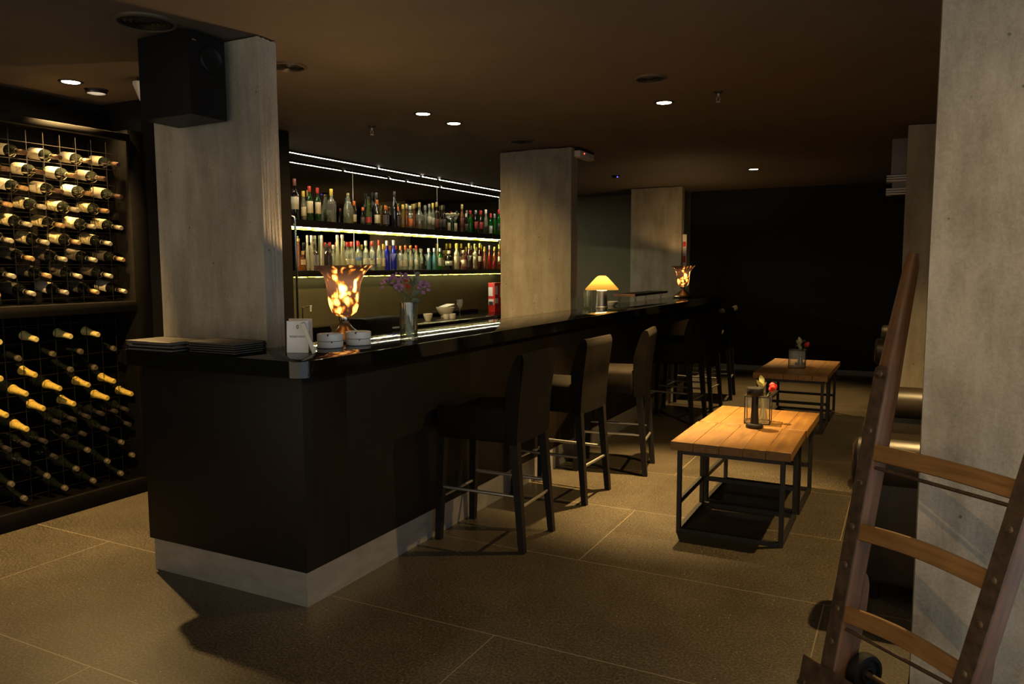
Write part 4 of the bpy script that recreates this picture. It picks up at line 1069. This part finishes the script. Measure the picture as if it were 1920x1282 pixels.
SL = ['nearest dark velvet bar stool, closest to the bar corner', 'second dark velvet bar stool from the bar corner, its back lit brown', 'third bar stool from the bar corner, turned slightly so its seat shows', 'fourth bar stool from the bar corner, beyond the gap in the row', 'fifth bar stool from the bar corner, second from the far end', 'farthest bar stool, at the far end of the row']
s0 = None
for (bx, by, deg), lab in zip(ST, SL):
    a = R(deg)
    loc = (bx - .262 * math.cos(a), by - .262 * math.sin(a), 0)
    if s0 is None:
        s0 = make_stool(lab); s0.location = loc; s0.rotation_euler = (0, 0, a)
    else:
        dup(s0, loc, a, lab)

# ------------------------------------------------------------------ wooden tables
def make_table(label, w=.651, d=.632, z=.5335):
    t = thing('coffee_table', label, 'table', group='square oak tables on black frames')
    cuts = [-w / 2, -w / 2 + .128, -w / 2 + .272, -w / 2 + .40, -w / 2 + .52, w / 2]
    mb = MB()
    for a, b in zip(cuts, cuts[1:]):
        mb.box(a + .0006, b - .0006, -d / 2, d / 2, z - .050 + random.uniform(0, .0008), z - random.uniform(0, .0015), .0016, 1)
    mb.build('table_top', OAK, t)
    k = .0125; ix, iy = w / 2 - .045, d / 2 - .04
    for sx in (-1, 1):
        for sy in (-1, 1):
            MB().box(sx * ix - k, sx * ix + k, sy * iy - k, sy * iy + k, 0, z - .0505, .002, 1).build('leg', BLACKMETAL, t)
    for z0 in (0.0, z - .0755):
        for q in (-1, 1):
            MB().box(-ix + k, ix - k, q * iy - k, q * iy + k, z0, z0 + .025).build('frame_rail', BLACKMETAL, t)
            MB().box(q * ix - k, q * ix + k, -iy + k, iy - k, z0, z0 + .025).build('frame_rail', BLACKMETAL, t)
    MB().box(-ix - k, -ix + k, -iy + k, iy - k, .168, .193).build('stretcher', BLACKMETAL, t)
    MB().box(-ix + k, ix - k, iy - k, iy + k, .168, .193).build('stretcher', BLACKMETAL, t)
    return t
t0 = make_table('nearest oak-topped table on a black steel frame')
t0.location = (1.497, 2.013, 0)
dup(t0, (1.510, 2.652, 0), R(-0.9), 'second nearest oak table, bearing the lantern and black lamp')
dup(t0, (1.400, 5.160, 0), 0, 'near half of the far pair of oak tables')
dup(t0, (1.408, 5.799, 0), R(-0.6), 'farthest oak table, back half of the far pair')
TZ = .5338
def lantern(x, y, z, rz, label):
    w = .075; h = .175
    t = thing('glass_lantern', label, 'lantern', (x, y, z), rz, 'glass lanterns on the tables')
    mb = MB(); k = .0028
    for sx in (-1, 1):
        for sy in (-1, 1):
            mb.box(sx * w - k, sx * w + k, sy * w - k, sy * w + k, 0, h)
    for zz in (k, h - k):
        for s_ in (-1, 1):
            mb.box(-w, w, s_ * w - k, s_ * w + k, zz - k, zz + k).box(s_ * w - k, s_ * w + k, -w, w, zz - k, zz + k)
    mb.build('lantern_frame', BLACKMETAL, t)
    mb = MB()
    for s_ in (-1, 1):
        mb.box(-w + k, w - k, s_ * w - .001, s_ * w + .001, 2 * k, h - 2 * k).box(s_ * w - .001, s_ * w + .001, -w + k, w - k, 2 * k, h - 2 * k)
    mb.build('pane', CLEARG, t)
    return t
def bud_vase(x, y, z, label):
    o = MB().lathe([(0, 0), (.028, 0), (.031, .006), (.027, .04), (.018, .085), (.017, .12), (.026, .165), (.0245, .165), (.0155, .12), (.016, .085), (.025, .04), (.026, .010), (0, .010)], 24).build('bud_vase', VASEG)
    o.location = (x, y, z)
    return tag(o, label, 'vase', 'bud vases on the tables')
def rose(x, y, z, label, s=1.0):
    t = thing('red_rose', label, 'flower', (x, y, z), group='red roses on the tables')
    MB().tube([(0, 0, .02), P3(.004, .10), P3(.018, .165), P3(.045, .200)], .0024, 7).build('stem', STEMG, t)
    mb = MB()
    c = P3(.058, .222)
    for k in range(5): mb.ball(c + Vector((random.gauss(0, .006), random.gauss(0, .006), random.gauss(0, .006))), .019, 2, (1, 1, 1.05))
    for k in range(7):
        a = k * 2 * PI / 7
        mb.leaf(c + P3(0, -.018), c + P3(.026 * math.cos(a), .012, .026 * math.sin(a)), .026, -.3)
    mb.build('petals', REDPETAL, t)
    mb = MB()
    for k, (a, b, c0, d0, w) in enumerate([(.0, .165, -.025, .235, .042), (-.012, .20, -.042, .275, .046), (-.018, .235, -.016, .300, .046), (-.02, .215, .012, .255, .026), (.01, .17, -.03, .185, .026), (.02, .165, .05, .175, .028), (-.005, .19, -.05, .22, .028)]):
        mb.leaf(P3(a, b), P3(c0, d0, random.uniform(-.01, .01)), w)
    mb.tube([(0, 0, .05), P3(-.006, .16), P3(-.02, .25)], .0018, 6)
    mb.build('leaves', PALELEAF, t)
    return t
def mushroom(x, y, z, label):
    t = thing('cordless_table_lamp', label, 'lamp', (x, y, z), group='black cordless lamps on the tables')
    MB().lathe([(0, 0), (.050, 0), (.052, .003), (.052, .018), (.046, .026), (0, .026)], 32).build('lamp_base', BLACKMETAL, t)
    MB().lathe([(.026, .026), (.0215, .10), (.019, .20), (0, .20)], 24).build('lamp_stem', BLACKMETAL, t)
    MB().lathe([(0, .200), (.046, .200), (.049, .204), (.050, .243), (.047, .247), (0, .247)], 32).build('lamp_head', BLACKMETAL, t)
    return t
mushroom(1.530, 2.290, TZ, 'black cordless lamp in front of the lantern on the near tables')
lantern(1.520, 2.475, TZ, R(4), 'black-edged glass lantern on the near tables')
bud_vase(1.550, 2.480, TZ + .001, 'small clear bud vase inside the near lantern')
rose(1.550, 2.480, TZ + .003, 'red rose with pale leaves in the near lantern vase')
mushroom(1.400, 5.62, TZ, 'black cordless lamp behind the lantern on the far tables')
lantern(1.395, 5.42, TZ, R(3), 'black-edged glass lantern on the far tables')
bud_vase(1.425, 5.415, TZ + .001, 'small clear bud vase inside the far lantern')
rose(1.425, 5.415, TZ + .003, 'red rose with pale leaves in the far lantern vase')

# ------------------------------------------------------------------ leather sofas
def sofa(x0, x1, y0, y1, arm, label):
    t = thing('leather_sofa', label, 'sofa', ((x0 + x1) / 2, (y0 + y1) / 2, 0), group='brown leather sofas along the right side')
    hx, hy = (x1 - x0) / 2, (y1 - y0) / 2
    MB().box(-hx + .10, hx - .02, -hy + .06, hy - .06, .09, .30, .03, 3).build('seat_base', LEATHER, t)
    n = 2
    for k in range(n):
        a = -hy + .24 + k * (2 * hy - .48) / n
        MB().box(-hx + .05, hx - .26, a + .004, a + (2 * hy - .48) / n - .004, .29, .47, .055, 4).build('seat_cushion', LEATHER, t)
    for sy in (-1, 1):
        c = sy * (hy - .125)
        mb = MB()
        mb.box(-hx + .06, hx - .05, c - .085, c + .085, .09, arm - .10, .03, 3)
        mb.tube([(-hx + .02, c, arm - .115), (-hx + .03, c, arm - .115), (hx - .1, c, arm - .115)], [.10, .115, .115], 20)
        ar = mb.build('arm', LEATHER, t)
        MB().lathe([(0, 0), (.03, .012), (.085, .012), (.105, .004), (.112, -.012)], 22, mat=Matrix.Translation((-hx + .02, c, arm - .115)) @ Matrix.Rotation(-PI / 2, 4, 'Y')).build('scroll_front', LEATHER, ar)
    MB().box(hx - .27, hx, -hy + .04, hy - .04, .09, arm + .08, .09, 5).build('back', LEATHER, t)
    for sx in (-1, 1):
        for sy in (-1, 1):
            MB().lathe([(0, 0), (.018, 0), (.026, .095), (0, .095)], 14, (sx * (hx - .12), sy * (hy - .12), 0)).build('foot', BLACKLEG, t)
    return t
sofa(2.135, 2.95, 1.14, 3.12, .742, 'near brown leather sofa behind the old hand truck')
sofa(2.09, 2.95, 4.72, 6.60, .90, 'farther brown leather sofa beyond the second right pillar')

# ------------------------------------------------------------------ loudspeaker on the first pillar
sp = thing('loudspeaker', 'big black loudspeaker box hung high on the first pillar', 'loudspeaker', (-0.86, 0.165, 2.237))
a = R(3)
MB().prism([(.183, -.109), (.183, .105), (-.183, .105 + .02), (-.17, -.105)], 0, .385).bevel_all(.006, 2).build('box', BLACKPLASTIC, sp)
MB().lathe([(.066, 0), (.063, .007), (.058, .009), (.052, .006), (.044, .0025), (.03, .001), (0, .0008)], 28, mat=Matrix.Translation((.1832, .02, .272)) @ Matrix.Rotation(PI / 2, 4, 'Y')).build('port', BLACKPLASTIC, sp)
MB().box(.183, .1855, -.09, -.065, .34, .346).build('badge', CHROME, sp)
MB().box(-.05, .05, .105, .147, .12, .26).build('wall_bracket', BLACKMETAL, sp)
# pale uplight seen at its left
o = thing('wall_spotlight', 'small pale wedge fitting just left of the loudspeaker', 'fitting', (-1.742, 0.62, ZC - .10))
MB().lathe([(0, -.03), (.012, -.03), (.045, .06), (.045, .075), (0, .075)], 20).build('shade', CREAMCER, o)
MB().lathe([(0, .075), (.02, .075), (.02, .1), (0, .1)], 14).build('mount', BLACKMETAL, o)

# ------------------------------------------------------------------ ceiling fixtures
LENS = emit('downlight_lens', (1.0, 0.80, 0.52), 30.0)
for x, y, lo, lab in LAMPS:
    t = thing('ceiling_downlight', lab, 'ceiling light', (x, y, ZC), group='round ceiling downlights')
    MB().lathe([(.050, -.001), (.058, -.006), (.066, -.006), (.070, 0), (.05, 0)], 32).build('rim', BLACKMETAL, t)
    if 'sliver' in lab: MB().lathe([(.052, 0), (.052, -.024), (.056, -.026), (.060, -.024), (.060, 0)], 32).build('recess_ring', BLACKMETAL, t)
    MB().lathe([(0, -.0035), (.049, -.0035), (.049, 0), (0, 0)], 28).build('lens', LENS, t)
    lo.parent = t
for x, y, r, lab in [(-0.80, -0.07, .135, 'round dark ceiling speaker grille above left of the loudspeaker'), (-0.785, 0.821, .10, 'round dark ceiling speaker grille half hidden behind the first pillar'), (0.923, 2.029, .095, 'round dark ceiling speaker grille near the aisle downlight'), (-0.775, 3.72, .11, 'round dark ceiling speaker grille in front of the middle pillar')]:
    t = thing('ceiling_speaker', lab, 'ceiling speaker', (x, y, ZC), group='round ceiling speaker grilles')
    MB().lathe([(r * .86, -.006), (r * .9, -.012), (r, -.008), (r * 1.03, 0)], 40).build('rim', M('brown_black_rim', (0.07, 0.052, 0.034), 0.5), t)
    mb = MB()
    for k in (.84, .66, .48, .30):
        mb.lathe([(r * k, -.003), (r * (k - .05), -.010), (r * (k - .12), -.003)], 36)
    mb.build('grille', BLACKMETAL, t)
    MB().lathe([(0, -.014), (r * .16, -.010), (r * .2, -.002)], 20).build('centre_cap', DARKGREY, t)
for x, y, lab in [(1.2, 2.587, 'small sprinkler head hanging from the ceiling over the near tables'), (-1.51, 2.524, 'small sprinkler head hanging from the ceiling behind the bar')]:
    t = thing('sprinkler', lab, 'sprinkler', (x, y, ZC), group='ceiling sprinklers')
    MB().lathe([(.032, 0), (.03, -.006), (.012, -.012), (0, -.012)], 20).build('escutcheon', BLACKMETAL, t)
    MB().tube([(0, 0, -.01), (0, 0, -.03)], .008, 8).tube([(.006, 0, -.03), (.013, 0, -.045), (.006, 0, -.06)], .002, 6).tube([(-.006, 0, -.03), (-.013, 0, -.045), (-.006, 0, -.06)], .002, 6).lathe([(0, -.066), (.016, -.066), (.016, -.064), (0, -.06)], 14).build('head', STEEL, t)
sd = thing('smoke_detector', 'small ceiling detector with a blue light near the far pillar', 'detector', (-0.913, 6.597, ZC))
MB().lathe([(0, -.03), (.035, -.03), (.05, -.018), (.052, 0), (0, 0)], 24).build('detector_body', BLACKPLASTIC, sd)
MB().ball((.03, -.035, -.022), .009, 2).build('indicator', emit('blue_indicator', (0.12, 0.08, 1.0), 3.0), sd)
# emergency light on the middle pillar
em = thing('emergency_light', 'slim white emergency light with a red lamp on the middle pillar top', 'light', (-0.500, 4.27, 2.548))
MB().box(0, .062, 0, .36, 0, .058, .008, 3).build('housing', WHITEPL, em)
MB().box(.006, .056, .02, .34, -.006, 0.0, .002).build('diffuser', M('cream_diffuser', (0.6, 0.52, 0.36), 0.4), em)
MB().box(0.002, .060, .002, .358, .058, .075).build('mount', BLACKPLASTIC, em)
MB().ball((.063, .10, .036), .006, 2).build('indicator', emit('red_indicator', (1.0, 0.07, 0.03), 6.0), em)
# red and white sign at the far pillar
sg = thing('safety_sign', 'narrow red and white sign on the right edge of the farthest pillar', 'sign', (-0.51, 8.26, 1.50))
MB().box(0, .055, -.008, 0, 0, .47).box(-.002, .004, -.008, .03, .1, .4).build('plate', WHITEPL, sg)
MB().box(.008, .047, -.0095, -.008, .30, .37).box(.008, .047, -.0095, -.008, .08, .17).build('red_mark', REDPL, sg)
# grey box with louvres on the second right pillar
ac = thing('air_unit', 'grey wall box with two white louvre strips on the second right pillar', 'air unit', (2.285, 4.525, 2.06))
MB().box(-.112, 0, -.045, .05, .19, .475, .006).build('box', M('grey_box_paint', (0.16, 0.16, 0.17), 0.6, var=0.05), ac)
LOUV = M('pale_grey_louvre', (0.5, 0.5, 0.5), 0.5, var=0.04)
for z0 in (.03, .135):
    mb = MB()
    for k in range(3): mb.box(-.142, 0, -.07, .06, z0 + k * .019, z0 + k * .019 + .014, .002, 1)
    mb.build('louvre_strip', LOUV, ac)
MB().box(-.10, 0, -.04, .05, .03, .20).build('bracket', M('grey_box_paint', (0.16, 0.16, 0.17), 0.6), ac)

# ------------------------------------------------------------------ old hand truck
B0 = Vector((2.102, .339, 0.0)); D = Vector((.1816, .2179, 1.477)).normalized()
E1 = Vector((.768, -.64, 0)).normalized()        # from the left rail to the right rail
E2 = D.cross(E1).normalized()                    # away from the room, behind the rails
if E2.y < 0: E2 = -E2
ht = thing('hand_truck', 'old wooden hand truck with iron straps leaning by the right pillar', 'hand truck')
mw = Matrix((E1, E2, D)).transposed().to_4x4(); mw.translation = B0
ht.matrix_world = mw
# local axes: x across (left rail at 0), y to the back, z up along the rails
def rail(xf, mirror):
    """xf(z) = outer/front-left corner x of the rail at height z"""
    t = 1
    mb = MB()
    Z = [-.02, .2, .45, .7, .95, 1.1, 1.22, 1.34, 1.46, 1.56, 1.60]
    rings = []
    for z in Z:
        x = xf(z); k = min(1, max(0, (z - 1.05) / .5))
        w = .060 - .012 * k; d = .078 - .030 * k; yb = .012 * k * k
        if z >= 1.595: w *= .8; d *= .7; 
        cx = x + .030
        pts = []
        nn = 16
        pw = 6.0 - 3.6 * k
        for q in range(nn):
            a = 2 * PI * (q + .5) / nn
            c, s_ = math.cos(a), math.sin(a)
            pts.append(mb.bm.verts.new((cx + math.copysign(abs(c) ** (2 / pw), c) * w / 2, .039 + yb + math.copysign(abs(s_) ** (2 / pw), s_) * d / 2, z)))
        rings.append(pts)
    for a, b in zip(rings, rings[1:]):
        for q in range(len(a)):
            j = (q + 1) % len(a)
            mb.bm.faces.new((a[q], a[j], b[j], b[q]))
    mb.bm.faces.new(rings[0][::-1]); mb.bm.faces.new(rings[-1])
    r = mb.build('rail', RAILWOOD, ht, 35)
    sb = MB()
    def q(z0, z1):
        sb.hexa([(xf(z0) + .003, -.0055, z0), (xf(z0) + .057, -.0055, z0), (xf(z0) + .057, .0005, z0), (xf(z0) + .003, .0005, z0)],
                [(xf(z1) + .003, -.0055, z1), (xf(z1) + .057, -.0055, z1), (xf(z1) + .057, .0005, z1), (xf(z1) + .003, .0005, z1)])
    zs = [-.02, .25, .5, .75, 1.0, 1.15]
    for a, b in zip(zs, zs[1:]): q(a, b)
    sb.lathe([(.027, 0), (.027, .006), (0, .006)], 20, mat=Matrix.Translation((xf(1.16) + .030, .0005, 1.16)) @ Matrix.Rotation(PI / 2, 4, 'X'))
    st_ = sb.build('iron_strap', RUST, r)
    bb = MB()
    for z in (.06, .18, .30, .46, .60, .76, .95, 1.155):
        bb.lathe([(.012, 0), (.012, .002), (.008, .004), (.008, .002), (.004, .003), (0, .004)], 14, mat=Matrix.Translation((xf(z) + .030, -.0055, z)) @ Matrix.Rotation(PI / 2, 4, 'X'))
    bb.build('bolt', M('worn_iron_bolt', (0.14, 0.10, 0.07), 0.45, 0.6, var=0.3), r)
    # cheek block behind the lower rail that carries the axle
    prof = rounded([(.07, .02), (.118, .05), (.122, .30), (.112, .40), (.095, .43), (.07, .45)], [0, .02, .02, .02, .01, 0], 4)
    cb = MB(); cb.side([(y_, z_) for y_, z_ in prof], xf(.2) + .012, xf(.2) + .048)
    for v_ in cb.bm.verts: v_.co = Vector((v_.co.y, v_.co.x, v_.co.z))
    cb.build('axle_block', RAILWOOD, ht, 35)
XL = lambda z: 0.0
XRr = lambda z: .455 + .118 * z
rail(XL, 1); rail(XRr, -1)
for z, bow in ((.905, .006), (.618, .014), (.319, .016)):
    a = .058; b = XRr(z) + .004; n = 14
    mb = MB(); top = []; 
    rings = []
    for k in range(n + 1):
        t_ = k / n; x = a + (b - a) * t_; zz = z + bow * math.sin(PI * t_)
        rings.append([mb.bm.verts.new((x, y_, zz + dz)) for y_, dz in ((.004, -.056), (.012, -.060), (.032, -.060), (.034, -.004), (.026, 0), (.008, 0), (.003, -.006))])
    for r0, r1 in zip(rings, rings[1:]):
        for q in range(7):
            j = (q + 1) % 7
            mb.bm.faces.new((r0[q], r0[j], r1[j], r1[q]))
    mb.bm.faces.new(rings[0][::-1]); mb.bm.faces.new(rings[-1])
    mb.build('slat', SLATWOOD, ht, 50)
for z in (.905, .319):
    MB().tube([(.05, .022, z - .082), (XRr(z) + .01, .022, z - .080)], .0065, 10).build('tie_rod', RUST, ht)
MB().box(-.075, XRr(0) + .13, -.016, -.006, -.03, .085, .003, 1).box(-.075, XRr(0) + .13, -.035, -.008, -.029, -.020, .002, 1).build('nose_plate', RUST, ht)
MB().tube([(.0, .120, .088), (.50, .120, .088)], .011, 12).build('axle', RUST, ht)
for x0 in (.085, .385):
    wl = MB(); wl.lathe([(.02, -.022), (.03, -.022), (.03, -.012), (.050, -.010), (.055, -.022), (.067, -.020), (.071, -.010), (.071, .010), (.067, .020), (.055, .022), (.050, .010), (.03, .012), (.03, .022), (.02, .022), (.012, .0)], 32, mat=Matrix.Translation((x0, .120, .088)) @ Matrix.Rotation(PI / 2, 4, 'Y'))
    wl.build('wheel', M('black_rubber', (0.007, 0.007, 0.0075), 0.7, spec=0.2), ht)
